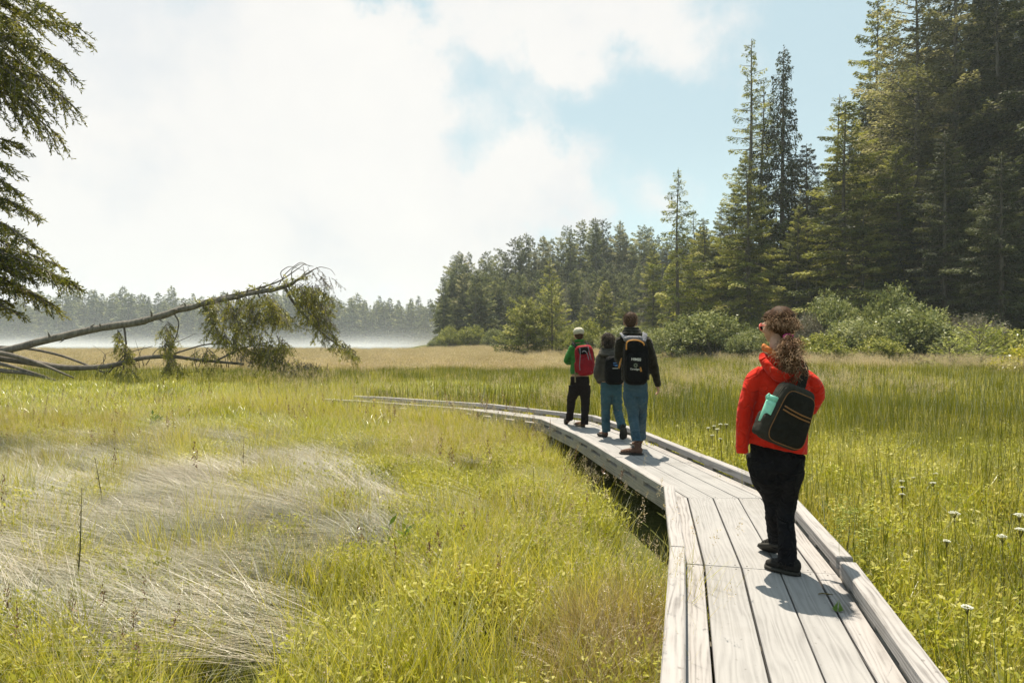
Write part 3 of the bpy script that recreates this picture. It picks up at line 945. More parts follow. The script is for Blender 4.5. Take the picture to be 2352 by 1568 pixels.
def conifer_mesh(H, R, base=0.08, nb=170, dens=22, csize=0.26, droop=0.35, rise=0.15, power=0.85, gap=0.15,
                 lean=0.0, trunk_r=None, seed=0, twigdrop=0.25, seg=6, dead=0.0, wood=True, cw=0.28, tipopen=0.0):
    """returns trunk mesh builder and crown arrays of one spruce, built from boughs carrying flat sprays of needles"""
    r = np.random.default_rng(seed)
    tr = trunk_r or H * 0.011 + 0.03
    zt = np.linspace(0, H, 12)
    bend = lean * (zt / H) ** 1.6
    wob = 0.10 * np.sin(zt * 0.35 + seed) * (zt / H)
    TP = np.stack([bend + wob, 0.6 * wob, zt], 1)
    trunk = MB()
    trunk.tube(TP, tr * (1 - zt / H * 0.93) * np.where(zt < 0.6, 1.25, 1.0), seg)
    def tpos(z): return np.array([np.interp(z, zt, TP[:, 0]), np.interp(z, zt, TP[:, 1]), z])
    az = 0.0
    PP, DD, LL, TT = [], [], [], []
    side_bias = r.uniform(0, 2 * pi)
    for b in range(nb):
        f = (b + r.random()) / nb
        f = f ** 0.9
        z = H * (base + (1 - base) * f) * 0.995
        g = 1 - (z / H - base) / (1 - base)
        az += 2.399 + r.normal(0, 0.3)
        prof = g ** power * (1 - 0.35 * max(0.0, (g - 0.8) / 0.2) * (r.random()))
        L = R * prof * r.uniform(0.5, 1.12) * (1 + 0.18 * cos(az - side_bias)) + 0.03 * R * (1 + tipopen) + 0.12
        if r.random() < gap: L *= r.uniform(0.25, 0.6)
        d = np.array([cos(az), sin(az), 0.0])
        s = np.array([-sin(az), cos(az), 0.0])
        up = rise * L * (1.2 - g) * 1.4
        dr = droop * L * (0.35 + 0.9 * g)
        P0 = tpos(z)
        ts = np.linspace(0, 1, 5)
        curve = P0 + np.outer(ts * L, d) + np.outer(up * ts * 1.6 - dr * ts ** 1.5 + 0.12 * L * ts ** 3, (0, 0, 1))
        curve += np.outer(ts ** 2 * L * r.normal(0, 0.08), s)
        if wood and L > 0.5:
            trunk.tube(curve, tr * 0.22 * (1 - z / H * 0.6) * (1 - ts * 0.8) + 0.004, 3, cap=False)
        isdead = r.random() < dead * (1.3 if g > 0.6 else 0.6)
        n = max(3, int(dens * L * (0.12 if isdead else 1) * r.uniform(0.7, 1.2)))
        t_ = r.random(n) ** 0.75
        t_ = 0.12 + 0.88 * t_
        wd_ = L * 0.30 * (1.08 - t_) ** 0.6 * np.minimum(1, t_ * 3)
        o = r.uniform(-1, 1, n)
        base_p = np.stack([np.interp(t_, ts, curve[:, k]) for k in range(3)], 1)
        off_ = np.outer(o * wd_, s) + np.outer(np.abs(o) * wd_ * 0.45, d)
        p = base_p + off_
        p[:, 2] += -np.abs(o) * wd_ * twigdrop * 1.3 - r.random(n) ** 2 * twigdrop * csize * 2.0 + r.normal(0, 0.035 * L, n) * 0.6
        dirs = np.outer(np.ones(n) * 0.75, d) + np.outer(np.sign(o) * r.uniform(0.2, 1.0, n), s)
        dirs[:, 2] += -twigdrop * r.uniform(0.2, 2.2, n) + 0.15
        PP.append(p); DD.append(dirs); LL.append(csize * r.uniform(0.55, 1.35, n) * (0.6 + 0.4 * g))
        TT.append(np.clip((r.uniform(0.0, 0.22) if r.random() < 0.42 else r.uniform(0.38, 0.78)) + r.normal(0, 0.12, n) + 0.18 * t_, 0, 1))  # random dark boughs put the interior shade of the crowns into the tint
    # leader
    n = 26
    f = r.random(n)
    p = np.stack([r.normal(0, 0.05, n) * (1 - f), r.normal(0, 0.05, n) * (1 - f), np.zeros(n)], 1) + np.array([tpos(H * (0.94 + 0.065 * q)) for q in f])
    a = r.random(n) * 2 * pi
    PP.append(p); DD.append(np.stack([np.cos(a), np.sin(a), r.uniform(0.2, 1.2, n)], 1)); LL.append(min(csize, 0.25 + 0.25 * csize) * (0.5 + 0.6 * (1 - f))); TT.append(np.full(n, 0.4))
    P = np.concatenate(PP); D = np.concatenate(DD); L = np.concatenate(LL); T = np.concatenate(TT)
    nrm = np.stack([r.normal(0, 0.55, len(P)), r.normal(0, 0.55, len(P)), np.ones(len(P))], 1)
    V, Q = kites(P, D, L, L * cw * r.uniform(0.6, 1.2, len(P)), nrm, mid=0.4)
    tt = np.repeat(T, 4)
    return trunk, V, Q, tt

class TreeKind:
    """one sort of tree: crown and trunk meshes shared by all its copies"""
    def __init__(s, nm, needle, bark, **kw):
        s.nm = nm
        tk, V, Q, tt = conifer_mesh(**kw)
        s.H = kw['H']
        s.trunk = tk.mesh(nm + '_trunk', bark, True)
        s.crown = mkmesh(nm + '_crown', V, Q, tint=tt, mat=needle)
    def put(s, x, y, H, rz=None, wide=1.0, sink=0.15, label=None, group=None, cat='tree', name=None, z=None):
        e = empty(name or s.nm, (x, y, (gz(x, y) if z is None else z) - sink), random.random() * 2 * pi if rz is None else rz)
        k = H / s.H
        e.scale = (k * wide, k * wide, k)
        for n_, me in (('trunk', s.trunk), ('crown', s.crown)):
            o = bpy.data.objects.new(n_, me); COL.objects.link(o); o.parent = e
        tag(e, label, cat, group)
        return e

# near kinds (seen at 40-80 m)
K_DENSE = [TreeKind('spruce_tree', M_NOLIVE, M_BARK, H=24, R=5.6, base=0.07, nb=165, dens=135, csize=0.26, droop=0.42, seed=11 + q, twigdrop=0.35, gap=0.25, lean=0.4, power=0.68) for q in range(3)]
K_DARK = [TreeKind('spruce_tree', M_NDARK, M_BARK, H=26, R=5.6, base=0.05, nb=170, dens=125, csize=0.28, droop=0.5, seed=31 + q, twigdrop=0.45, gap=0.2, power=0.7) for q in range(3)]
K_TAN = [TreeKind('spruce_tree', M_NMIX, M_BARK, H=30, R=6.4, base=0.12, nb=180, dens=95, csize=0.25, droop=0.25, rise=0.2, seed=51 + q, twigdrop=0.2, gap=0.25, dead=0.1, power=0.7) for q in range(2)]
K_THIN = [TreeKind('spruce_tree', M_NOLIVE, M_BARK, H=26, R=3.6, base=0.10, nb=140, dens=85, csize=0.22, droop=0.35, seed=71 + q, twigdrop=0.5, gap=0.35, power=0.75, lean=(0.9, -0.7)[q], dead=0.10, tipopen=1.5) for q in range(2)]
K_DROOP = TreeKind('hemlock_tree', M_NDARK, M_BARK, H=26, R=3.1, base=0.25, nb=150, dens=85, csize=0.28, droop=0.55, seed=91, twigdrop=1.0, gap=0.2, power=0.8, lean=0.5, tipopen=1.0)
K_OPEN = TreeKind('spruce_tree', M_NOLIVE, M_BARK, H=20, R=3.6, base=0.12, nb=115, dens=80, csize=0.24, droop=0.25, rise=0.05, seed=101, twigdrop=0.6, gap=0.35, power=0.72, tipopen=0.6)
K_SHORT = [TreeKind('spruce_tree', M_NOLIVE, M_BARK, H=9, R=2.5, base=0.02, nb=150, dens=48, csize=0.30, droop=0.3, seed=111 + q, twigdrop=0.35, gap=0.12, power=0.8) for q in range(2)]
K_SNAG = TreeKind('dead_spruce', M_NTAN, M_BARKGREY, H=15, R=2.0, base=0.1, nb=130, dens=26, csize=0.30, droop=0.5, seed=121, twigdrop=0.6, cw=0.10, gap=0.3)
# middle distance (100-200 m) and far shore (350 m)
K_MID = [TreeKind('hill_spruce', (M_NHILL, M_NDARK, M_NHILL, M_NHILL, M_NHILL, M_NMIX)[q], M_BARKGREY, H=20, R=(4.4, 5.0, 3.6, 5.6, 4.0, 4.8)[q], base=(0.2, 0.1, 0.3, 0.05, 0.25, 0.12)[q], nb=110, dens=46, csize=0.48, droop=0.4, seed=141 + q, twigdrop=0.4, gap=0.35, wood=False, seg=5, power=(0.7, 0.5, 0.75, 0.45, 0.6, 0.5)[q], lean=(0.3, 0.9, -0.6, 0.2, 0.7, -0.9)[q], cw=0.30) for q in range(6)]
K_FAR = [TreeKind('lakeshore_spruce', M_NHILL, M_BARK, H=20, R=(3.6, 3.9, 4.6, 4.2)[q], base=0.05, nb=110, dens=14, csize=1.05, droop=0.35, seed=161 + q, twigdrop=0.4, wood=False, seg=4, power=(1.1, 0.95, 0.8, 1.0)[q], cw=0.34) for q in range(4)]

def pxh(px, top, D, base_z=None):
    """x and height of a tree at depth D whose tip shows at (px, top)"""
    x = (px - 1176) / FPX * D
    zt = CAMZ + (784 - top) / FPX * D
    return x, zt - gz(x, D) + 0.15

FG = 'tall conifers along the right edge of the meadow'
FRONT = [  # kind, px, top py, depth, width factor, label
    (K_THIN[0], 1716, 100, 70, 1.05, 'tall thin spruce with a tip leaning right, left of the dark drooping one'),
    (K_THIN[1], 1745, 190, 72, 1.0, 'sparse brownish spruce squeezed between the two tallest thin trees'),
    (K_DROOP, 1795, 105, 68, 1.0, 'dark hemlock with drooping boughs and nodding tip against open sky'),
    (K_DENSE[0], 1722, 360, 60, 0.95, 'dense olive spruce standing below the tall thin pair'),
    (K_OPEN, 1556, 388, 62, 1.0, 'lone open-crowned spruce with bare trunk showing through short boughs'),
    (K_THIN[1], 1600, 480, 78, 0.9, 'thin spruce just right of the lone open-crowned one'),
    (K_DENSE[1], 1620, 500, 84, 1.0, 'bushy olive spruce behind the lone open-crowned one'),
    (K_DENSE[2], 1655, 470, 76, 0.8, 'slim spruce at the left foot of the tall thin pair'),
    (K_THIN[0], 1905, 222, 78, 1.0, 'sparse-topped spruce behind the bright yellow-green one'),
    (K_DARK[0], 1853, 330, 66, 0.9, 'dark bushy spruce between drooping hemlock and bright yellow-green tree'),
    (K_DENSE[1], 1938, 240, 52, 1.0, 'bright yellow-green spruce with a straight bare trunk above the pale willows'),
    (K_DENSE[0], 1830, 470, 55, 0.75, 'small mossy spruce left of the bright yellow-green one'),
    (K_DENSE[2], 2008, -15, 72, 0.8, 'tall spruce with lopsided spiky top poking above its neighbours'),
    (K_TAN[0], 2106, -110, 56, 0.92, 'huge tan and green spruce with grey twiggy boughs'),
    (K_DENSE[2], 2070, 330, 50, 0.85, 'mid-height olive spruce in front of the huge tan one'),
    (K_TAN[1], 2195, -190, 54, 0.9, 'tall spruce with pale trunk right of the huge tan one'),
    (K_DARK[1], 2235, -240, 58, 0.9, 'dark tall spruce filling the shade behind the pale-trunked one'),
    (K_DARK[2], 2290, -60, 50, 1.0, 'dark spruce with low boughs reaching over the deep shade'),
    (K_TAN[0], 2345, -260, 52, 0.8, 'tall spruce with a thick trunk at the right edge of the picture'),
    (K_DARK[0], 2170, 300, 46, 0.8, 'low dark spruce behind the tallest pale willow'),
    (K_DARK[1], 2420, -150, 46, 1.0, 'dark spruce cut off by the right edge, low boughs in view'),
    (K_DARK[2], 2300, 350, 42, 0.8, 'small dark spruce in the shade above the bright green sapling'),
    (K_SHORT[0], 1388, 645, 95, 1.0, 'young pyramid-shaped spruce above the heads of the middle walkers'),
    (K_SHORT[1], 1437, 690, 92, 1.0, 'short round-topped young spruce right of the pyramid-shaped one'),
    (K_SHORT[1], 1345, 700, 98, 1.0, 'smallest young spruce left of the pyramid-shaped one'),
    (K_SNAG, 1478, 600, 105, 1.0, 'dead grey spruce bare of needles before the wooded hill'),
    (K_OPEN, 1262, 590, 92, 1.05, 'open spruce with a dark trunk rising behind the lone dark bushy spruce'),
    (K_DENSE[0], 1590, 600, 72, 0.8, 'short olive spruce above the large willow'),
    (K_DENSE[1], 1500, 560, 86, 0.7, 'slender olive spruce left of the lone open-crowned one'),
    (K_DENSE[2], 1780, 560, 58, 0.8, 'low mossy spruce behind the head of the walker in red'),
    (K_DARK[2], 1690, 430, 74, 0.9, 'dark spruce in the shade of the tall thin pair'),
    (K_DENSE[0], 1980, 430, 50, 0.85, 'mid-height spruce right of the bright yellow-green one'),
    (K_TAN[1], 2050, 60, 66, 0.8, 'tall tan spruce between the lopsided spiky one and the huge one'),
    (K_DARK[1], 2120, 430, 48, 0.9, 'dark low spruce directly behind the tallest pale willow'),
]
for kd, px, top, D, wf, lab in FRONT:
    D = D * 1.22 if D < 60 else (D * 1.12 if D < 80 else D)
    x, H = pxh(px, top, D)
    kd.put(x, D, H, wide=wf * (kd.H / H) ** 0.35 * (1.28 if px > 1810 else 1.1), label=lab)
# the wood behind them, seen only as dark gaps and trunks
for k in range(46):
    D = random.uniform(78, 112)
    px = random.uniform(1830, 2520)
    top = np.interp(px, [1650, 1800, 1900, 2000, 2100, 2520], [520, 440, 360, 210, 20, -120]) + random.uniform(0, 200)
    wz = 'the bright yellow-green spruce' if px < 1990 else 'the huge tan spruce' if px < 2150 else 'the pale-trunked spruce' if px < 2260 else 'the thick-trunked spruce at the right edge'
    x, H = pxh(px, top, D)
    (K_DARK[k % 3] if (k % 4 or px > 2130) else K_DENSE[k % 3]).put(x, D, max(H, 9), wide=1.1, label='dark conifer deep in the wood behind ' + wz, group='deep wood trees behind ' + wz)  # far right gets only the dark needles, their colour deepening the shade
for k in range(14):
    D = random.uniform(80, 110)
    px = random.uniform(1560, 1850)
    top = random.uniform(500, 600)
    x, H = pxh(px, top, D)
    K_MID[k % 6].put(x, D, max(H, 9), wide=0.95, label='olive conifer in the gap between the right-hand wood and the hill', group='conifers in the gap before the hill', name='spruce_tree')
# the wooded hill
sky_px = [1000, 1035, 1065, 1100, 1180, 1240, 1300, 1350, 1410, 1480, 1520, 1620, 1760]
sky_top = [640, 590, 572, 590, 548, 520, 512, 503, 502, 520, 530, 535, 540]
nh = 0
for k in range(120):
    row = k % 5
    D = (138, 150, 163, 178, 196)[row] + random.uniform(-5, 5)
    px = 1008 + (k // 5 + random.uniform(-0.15, 1.15) + (row % 2) * 0.5) / 24 * 700
    if row == 0 and px < 1090: D += 6
    x = (px - 1176) / FPX * D
    crest = np.interp(px, sky_px, sky_top) + random.uniform(-6, 30)
    Hmax = CAMZ + (784 - crest) / FPX * D - gz(x, D)
    H = min((random.uniform(8, 14), random.uniform(9, 16), random.uniform(11, 17), random.uniform(12, 20), 20)[row], max(7, Hmax))
    if row >= 3: H = max(8, min(30, Hmax))
    elif px < 1130: H = max(8, Hmax + random.uniform(-3, 0))
    where = ('at the foot', 'low on the slope', 'halfway up', 'high on the slope', 'on the crest')[row] + ' of the wooded hill, ' + ('left', 'middle', 'right')[0 if px < 1190 else 1 if px < 1440 else 2] + ' part'
    kq = (k * 7 + row) % 6
    K_MID[kq].put(x, D, H, wide=random.uniform(0.85, 1.1), label=('slender', 'broad dark', 'bare-based', 'round bushy', 'dark slim', 'tan-tinged')[kq] + ' conifer ' + where, group='hill conifers ' + where, name='spruce_tree')
for k in range(5):
    px = (1092, 1225, 1345, 1410, 1300)[k]; D = 134 + k
    x = (px - 1176) / FPX * D
    K_SNAG.put(x, D, random.uniform(10, 15), label='bare grey dead trunk at the foot of the hill', group='dead trunks at the foot of the hill', name='dead_spruce')
# the far shore of the lake
for k in range(132):
    row = k % 3
    D = 348 + row * 15 + random.uniform(-5, 5)
    px = -90 + (k // 3 + random.uniform(0, 1)) / 44 * 1150
    top = np.interp(px, [0, 200, 400, 560, 620, 760, 870, 950, 1040], [690, 664, 672, 680, 662, 672, 684, 690, 690]) + random.uniform(-4, 22) - (2 - row) * -9
    seg_ = ('left of the fallen trunk', 'above the lower half of the fallen trunk', 'above the upper half of the fallen trunk', 'between fallen tree and wooded hill')[0 if px < 110 else 1 if px < 400 else 2 if px < 780 else 3]
    x, H = pxh(px, top, D)
    K_FAR[(k * 5 + row) % 4].put(x, D, H * 1.10, wide=random.uniform(1.2, 1.65), label='hazy ' + ('front', 'second', 'back')[row] + '-rank conifer beyond the lake, ' + seg_, group='far shore conifers ' + seg_, name='spruce_tree')

# the wood that fills in between: no tree of it can be told from the next
TSETS['far_wood'] = [bpy.data.objects.new('far_wood_tree', k.crown) for k in K_FAR]
TSETS['hill_wood'] = [bpy.data.objects.new('hill_wood_tree', k.crown) for k in K_MID[:5]]
n = 420
y_ = rng.uniform(352, 420, n); px_ = rng.uniform(-250, 1120, n); x_ = (px_ - 1176) / FPX * y_
o_ = scatter('far_wood', 'far_wood', np.stack([x_, y_, ground_z(x_, y_)], 1), tilt=0.0, scl=(0.82, 1.12), label='hazy mass of conifers filling the far shore behind the front trees')
o_['category'] = 'wood'
n = 420
y_ = rng.uniform(140, 215, n); px_ = rng.uniform(1035, 1800, n); x_ = (px_ - 1176) / FPX * y_
z_ = ground_z(x_, y_)
hm = CAMZ + (784 - np.interp(px_, sky_px, sky_top) - 14) / FPX * y_ - z_
k_ = hm > 9
sc_ = np.minimum(hm[k_] / 20.0, rng.uniform(0.5, 0.85, k_.sum()))
me_ = scatter('hill_wood', 'hill_wood', np.stack([x_[k_], y_[k_], z_[k_]], 1), tilt=0.0, label='mass of conifers covering the hill between the nearer trees')
me_['category'] = 'wood'
me_.data.attributes['scl'].data.foreach_set('value', sc_.astype(np.float32))

# ------------------------------------------------------------------ bushes
def bush_mesh(w_, h, n=9000, leaf=0.16, lobes=9, seed=0, mat=M_WILLOW, cw=0.32, low=True):
    r = np.random.default_rng(seed)
    C, Rr = [], []
    for k in range(lobes):
        a = r.random() * 2 * pi; q = r.random() ** 0.6
        zc = h * r.uniform(0.25, 0.72) * (1 - 0.35 * q)
        C.append((cos(a) * q * w_ * 0.36, sin(a) * q * w_ * 0.36, zc)); Rr.append((w_ * r.uniform(0.16, 0.27), h * r.uniform(0.20, 0.32)))
    C.append((0, 0, h * 0.3)); Rr.append((w_ * 0.36, h * 0.3))
    C = np.array(C); Rr = np.array(Rr)
    k = r.integers(0, len(C), n)
    u = unit(n, r)
    # shoots: leaves gather on short rods that leave the lobe surface
    ns = n // 14
    sk = r.integers(0, len(C), ns); su = unit(ns, r); su[:, 2] = np.abs(su[:, 2]) * 0.8 - 0.25 * r.random(ns)
    srad = r.uniform(0.55, 1.05, ns)
    sp = C[sk] + su * np.stack([Rr[sk, 0], Rr[sk, 0], Rr[sk, 1]], 1) * srad[:, None]
    sdir = su + np.array([0, 0, 0.7]) + r.normal(0, 0.3, (ns, 3)); sdir /= np.linalg.norm(sdir, axis=1, keepdims=True)
    sl = r.uniform(0.05, 0.14, ns) * h + 0.15
    which = r.integers(0, ns, n); f = r.random(n)
    P = sp[which] + sdir[which] * (sl[which] * f)[:, None] + r.normal(0, leaf * 0.5, (n, 3))
    P[:, 2] = np.abs(P[:, 2])
    D = sdir[which] * 0.5 + unit(n, r)
    L = leaf * r.uniform(0.6, 1.3, n)
    V, Q = kites(P, D, L, L * cw, unit(n, r) + np.array([0, 0, 0.8]))
    stint = r.uniform(0.1, 0.8, ns)
    tt = np.repeat(np.clip(stint[which] + r.normal(0, 0.12, n) + 0.1 * f, 0, 1), 4)
    wood = MB()
    for q in range(26):
        c = int(r.integers(0, ns)); e = sp[c]
        b = np.array([r.normal(0, w_ * 0.05), r.normal(0, w_ * 0.05), 0])
        m = (b + e) / 2 + np.array([0, 0, h * 0.06])
        wood.tube([b, m, e, e + sdir[c] * sl[c]], [0.035, 0.025, 0.014, 0.004], 4, cap=False)
    return wood, V, Q, tt

class BushKind:
    def __init__(s, nm, mat, w_, h, **kw):
        s.nm, s.w, s.h = nm, w_, h
        wd_, V, Q, tt = bush_mesh(w_, h, mat=mat, **kw)
        s.st = wd_.mesh(nm + '_stems', M_BARKGREY, True)
        s.cr = mkmesh(nm + '_foliage', V, Q, tint=tt, mat=mat)
    def put(s, px, top, D, wpx, label, group=None, cat='bush'):
        D *= 0.93
        x, H = pxh(px, top, D)
        W_ = wpx / FPX * D
        e = empty(s.nm, (x, D, gz(x, D) - 0.05), random.random() * 6.28)
        e.scale = (W_ / s.w * 1.15, W_ / s.w * 1.15, max(H, 0.5) / s.h * 1.04)
        for n_, me in (('stem', s.st), ('foliage', s.cr)):
            o = bpy.data.objects.new(n_, me); COL.objects.link(o); o.parent = e
        tag(e, label, cat, group)
B_WIL = [BushKind('willow_bush', M_WILLOW, 5.0, 4.2, n=17000, leaf=0.15, seed=5 + q, lobes=11) for q in range(3)]
B_GRN = [BushKind('alder_bush', M_NOLIVE, 5.0, 4.0, n=12000, leaf=0.17, seed=15 + q, lobes=10) for q in range(2)]
B_TWG = BushKind('twiggy_bush', M_NTAN, 4.0, 3.2, n=6500, leaf=0.22, seed=25, lobes=8, cw=0.1)
B_BRI = BushKind('shrub', M_YG, 3.0, 1.5, n=7000, leaf=0.13, seed=26, lobes=8)
for b, px, top, D, wp, lab in [
    (B_WIL[0], 1640, 703, 58, 185, 'large round pale willow at the meadow edge behind the tall walker'),
    (B_WIL[1], 1552, 725, 60, 130, 'pale willow left of the large round one'),
    (B_WIL[2], 1725, 755, 54, 100, 'low willow right of the large round one'),
    (B_WIL[1], 2045, 632, 50, 150, 'tallest pale willow with leggy shoots below the yellow-green spruce'),
    (B_WIL[2], 2100, 690, 47, 190, 'broad grey-green willow in front of the tallest one'),
    (B_WIL[0], 1975, 720, 48, 150, 'grey-green willow between red walker and broad willow'),
    (B_WIL[2], 1905, 665, 53, 130, 'white-green leafy bush behind the head of the walker in red'),
    (B_GRN[0], 1900, 760, 47, 130, 'low olive bush just right of the red walker'),
    (B_GRN[1], 2010, 765, 45, 120, 'low olive bush at the foot of the willows'),
    (B_TWG, 1865, 700, 52, 110, 'brown twiggy bush beside the head of the walker in red'),
    (B_WIL[0], 2185, 740, 45, 130, 'small willow at the edge of the deep shade'),
    (B_GRN[1], 2290, 745, 44, 170, 'dark leafy bush in the shade at the right'),
    (B_TWG, 2225, 700, 46, 120, 'dark twiggy bush in the shade beside the small willow'),
    (B_GRN[0], 1355, 730, 88, 90, 'green bush behind the man in green'),
    (B_WIL[0], 1420, 740, 84, 110, 'pale bush behind the grey-hooded walker'),
    (B_WIL[1], 1480, 745, 78, 90, 'pale bush right of the tall walker'),
    (B_GRN[1], 1310, 745, 86, 80, 'dark green bush beside the lone dark spruce'),
    (B_WIL[2], 1135, 752, 130, 60, 'grey willow at the left foot of the hill'),
    (B_GRN[0], 1035, 745, 135, 60, 'dark bush at the leftmost foot of the hill'),
    (B_GRN[1], 1085, 740, 134, 70, 'round dark bush second from the left at the foot of the hill'),
    (B_WIL[0], 1180, 750, 128, 60, 'pale bush left of the lone dark spruce'),
    (B_WIL[1], 1005, 768, 138, 40, 'last low bush where the hill meets the lake'),
    (B_BRI, 2345, 800, 34, 120, 'bright green low shrub at the right edge of the meadow'),
]:
    b.put(px, top, D, wp, lab)
# lone dark bushy spruce with boughs down to the grass (two leaders)
KB = TreeKind('spruce_tree', M_NOLIVE, M_BARK, H=6.5, R=3.7, base=0.0, nb=150, dens=60, csize=0.26, droop=0.22, rise=0.2, seed=201, twigdrop=0.35, power=0.42, gap=0.05)
x, H = pxh(1212, 690, 70)
KB.put(x, 70, H * 1.02, wide=0.90, label='lone dark bushy spruce with boughs down to the grass left of the man in green')
KB2 = TreeKind('spruce_tree', M_NOLIVE, M_BARK, H=8, R=2.6, base=0.1, nb=80, dens=44, csize=0.28, droop=0.1, rise=0.3, seed=203, twigdrop=0.3, power=0.5, gap=0.25)
x, H = pxh(1268, 650, 72)
KB2.put(x, 72, H, wide=1.0, label='open spruce touching the right side of the lone dark bushy one')
# bright sapling at the edge of the shade
KS = TreeKind('spruce_sapling', M_BRIGHT, M_BARK, H=2.2, R=1.35, base=0.0, nb=70, dens=60, csize=0.13, droop=0.1, rise=0.45, seed=221, twigdrop=0.1, power=0.6, gap=0.05)
x, H = pxh(2245, 755, 37)
KS.put(x, 37, H, wide=1.2, label='bright yellow-green sapling before the dark shade on the right', name='spruce_sapling', cat='sapling')
x, H = pxh(2185, 785, 36)
KS.put(x, 36, H, wide=1.5, label='low yellow-green sapling left of the bright taller one', name='spruce_sapling', cat='sapling')
# small spruce seedling growing against the right kerb of the boardwalk
KSS = TreeKind('spruce_seedling', M_BRIGHT, M_BARK, H=0.75, R=0.22, base=0.05, nb=55, dens=150, csize=0.035, droop=0.0, rise=0.3, seed=231, twigdrop=0.1, power=0.6, gap=0.05, trunk_r=0.007)
x = (1937 - 1176) / FPX * 4.95
KSS.put(x, 4.95, CAMZ + (784 - 1170) / FPX * 4.95 - gz(x, 4.95), sink=0.0, wide=1.0, label='knee-high spruce seedling growing against the right kerb', name='spruce_seedling', cat='seedling')

# ------------------------------------------------------------------ boughs with fine twigs (left-hand spruce and fallen tree)
def spray(mbw, acc, P0, D0, L, r, up=np.array([0, 0, 1.0]), droop=0.3, tw=0.10, dens=1.0, hang=0.4, rad=0.02, lateral=0.38):
    """a bough: curved axis, side twigs, needled shoots. acc collects kite arrays"""
    D0 = np.array(D0, float); D0 /= np.linalg.norm(D0)
    ts = np.linspace(0, 1, 7)
    C = np.array(P0) + np.outer(ts * L, D0) + np.outer(-droop * L * ts ** 1.7, up)
    C[1:-1] += r.normal(0, L * 0.012, (5, 3))
    mbw.tube(C, rad * (1 - ts * 0.85) + 0.002, 5, cap=False)
    n = max(3, int(L * 9 * dens))
    for k in range(n):
        t_ = 0.12 + 0.88 * (k + r.random()) / n
        p = np.array([np.interp(t_, ts, C[:, a]) for a in range(3)])
        tg = np.array([np.interp(min(1, t_ + .05), ts, C[:, a]) for a in range(3)]) - p
        tg = tg / (np.linalg.norm(tg) + 1e-9) if np.linalg.norm(tg) > 1e-6 else D0
        sdv = np.cross(tg, up); sdv /= np.linalg.norm(sdv) + 1e-9
        sg = 1 if k % 2 else -1
        l = L * lateral * (1.12 - t_) ** 0.7 * r.uniform(0.5, 1.2) + 0.06
        d = tg * r.uniform(0.5, 1.0) + sdv * sg * r.uniform(0.5, 1.1) - up * r.uniform(0, hang * 1.4)
        d /= np.linalg.norm(d)
        t2 = np.linspace(0, 1, 4)
        c2 = p + np.outer(t2 * l, d) - np.outer(hang * l * t2 ** 2 * 0.8, up)
        mbw.tube(c2, (rad * 0.3 + 0.001) * (1 - t2 * 0.7), 3, cap=False)
        m = max(3, int(l / tw * 3.6))
        f = r.random(m)
        q = np.stack([np.interp(f, t2, c2[:, a]) for a in range(3)], 1)
        dirs = d + r.normal(0, 0.55, (m, 3)) - up * hang * 0.8 * r.random((m, 1))
        acc.append((q, dirs, tw * r.uniform(0.6, 1.4, m), np.full(m, np.clip(r.uniform(0.1, 0.75) + 0.25 * t_, 0, 1))))

def bake_spray(acc, r, cw=0.16, bushy=3):
    """needled shoots: each shoot is a few narrow leaves fanned round its axis"""
    P = np.concatenate([a[0] for a in acc]); D = np.concatenate([a[1] for a in acc]); L = np.concatenate([a[2] for a in acc]); T = np.concatenate([a[3] for a in acc])
    Vs, Qs, ts, n0 = [], [], [], 0
    for k in range(bushy):
        d = D / (np.linalg.norm(D, axis=1, keepdims=True) + 1e-9) + r.normal(0, 0.30, D.shape)
        p = P + D / (np.linalg.norm(D, axis=1, keepdims=True) + 1e-9) * (L * 0.3 * k)[:, None]
        V, Q = kites(p, d, L * r.uniform(0.6, 1.0, len(L)), L * cw, unit(len(L), r))
        Vs.append(V); Qs.append(Q + n0); ts.append(np.repeat(np.clip(T + r.normal(0, 0.1, len(T)), 0, 1), 4)); n0 += len(V)
    return np.concatenate(Vs), np.concatenate(Qs), np.concatenate(ts)

# the spruce that reaches in from the left, its trunk just outside the picture
r = np.random.default_rng(77)
DS = 11.5
troot = at(-330, 784, DS)
tx = troot[0]
e = empty('spruce_tree', (tx, DS, gz(tx, DS) - 0.1))
tag(e, 'near spruce whose mossy boughs hang in from the left edge of the picture', 'tree')
mbw, acc = MB(), []
zt = np.linspace(0, 15, 14)
mbw.tube(np.stack([np.sin(zt * 0.3) * 0.05, zt * 0, zt], 1), 0.24 * (1 - zt / 16), 10)
def bough(tip, z0, dep=0.0, droop=0.35, n_side=1.0, hang=0.45):
    t_ = at(tip[0], tip[1], DS + dep)
    tipl = np.array([t_[0] - tx, t_[1] - DS, t_[2] - (gz(tx, DS) - 0.1)])
    p0 = np.array([0, 0, z0])
    v = tipl - p0
    L = np.linalg.norm(v)
    # aim above the tip so that the droop brings it down onto the tip
    d = v + np.array([0, 0, droop * L])
    Lr = np.linalg.norm(d)
    spray(mbw, acc, p0, d, Lr, r, droop=droop * L / Lr, tw=0.055, dens=n_side * 2.0, hang=hang * 0.55, rad=0.035, lateral=0.34)
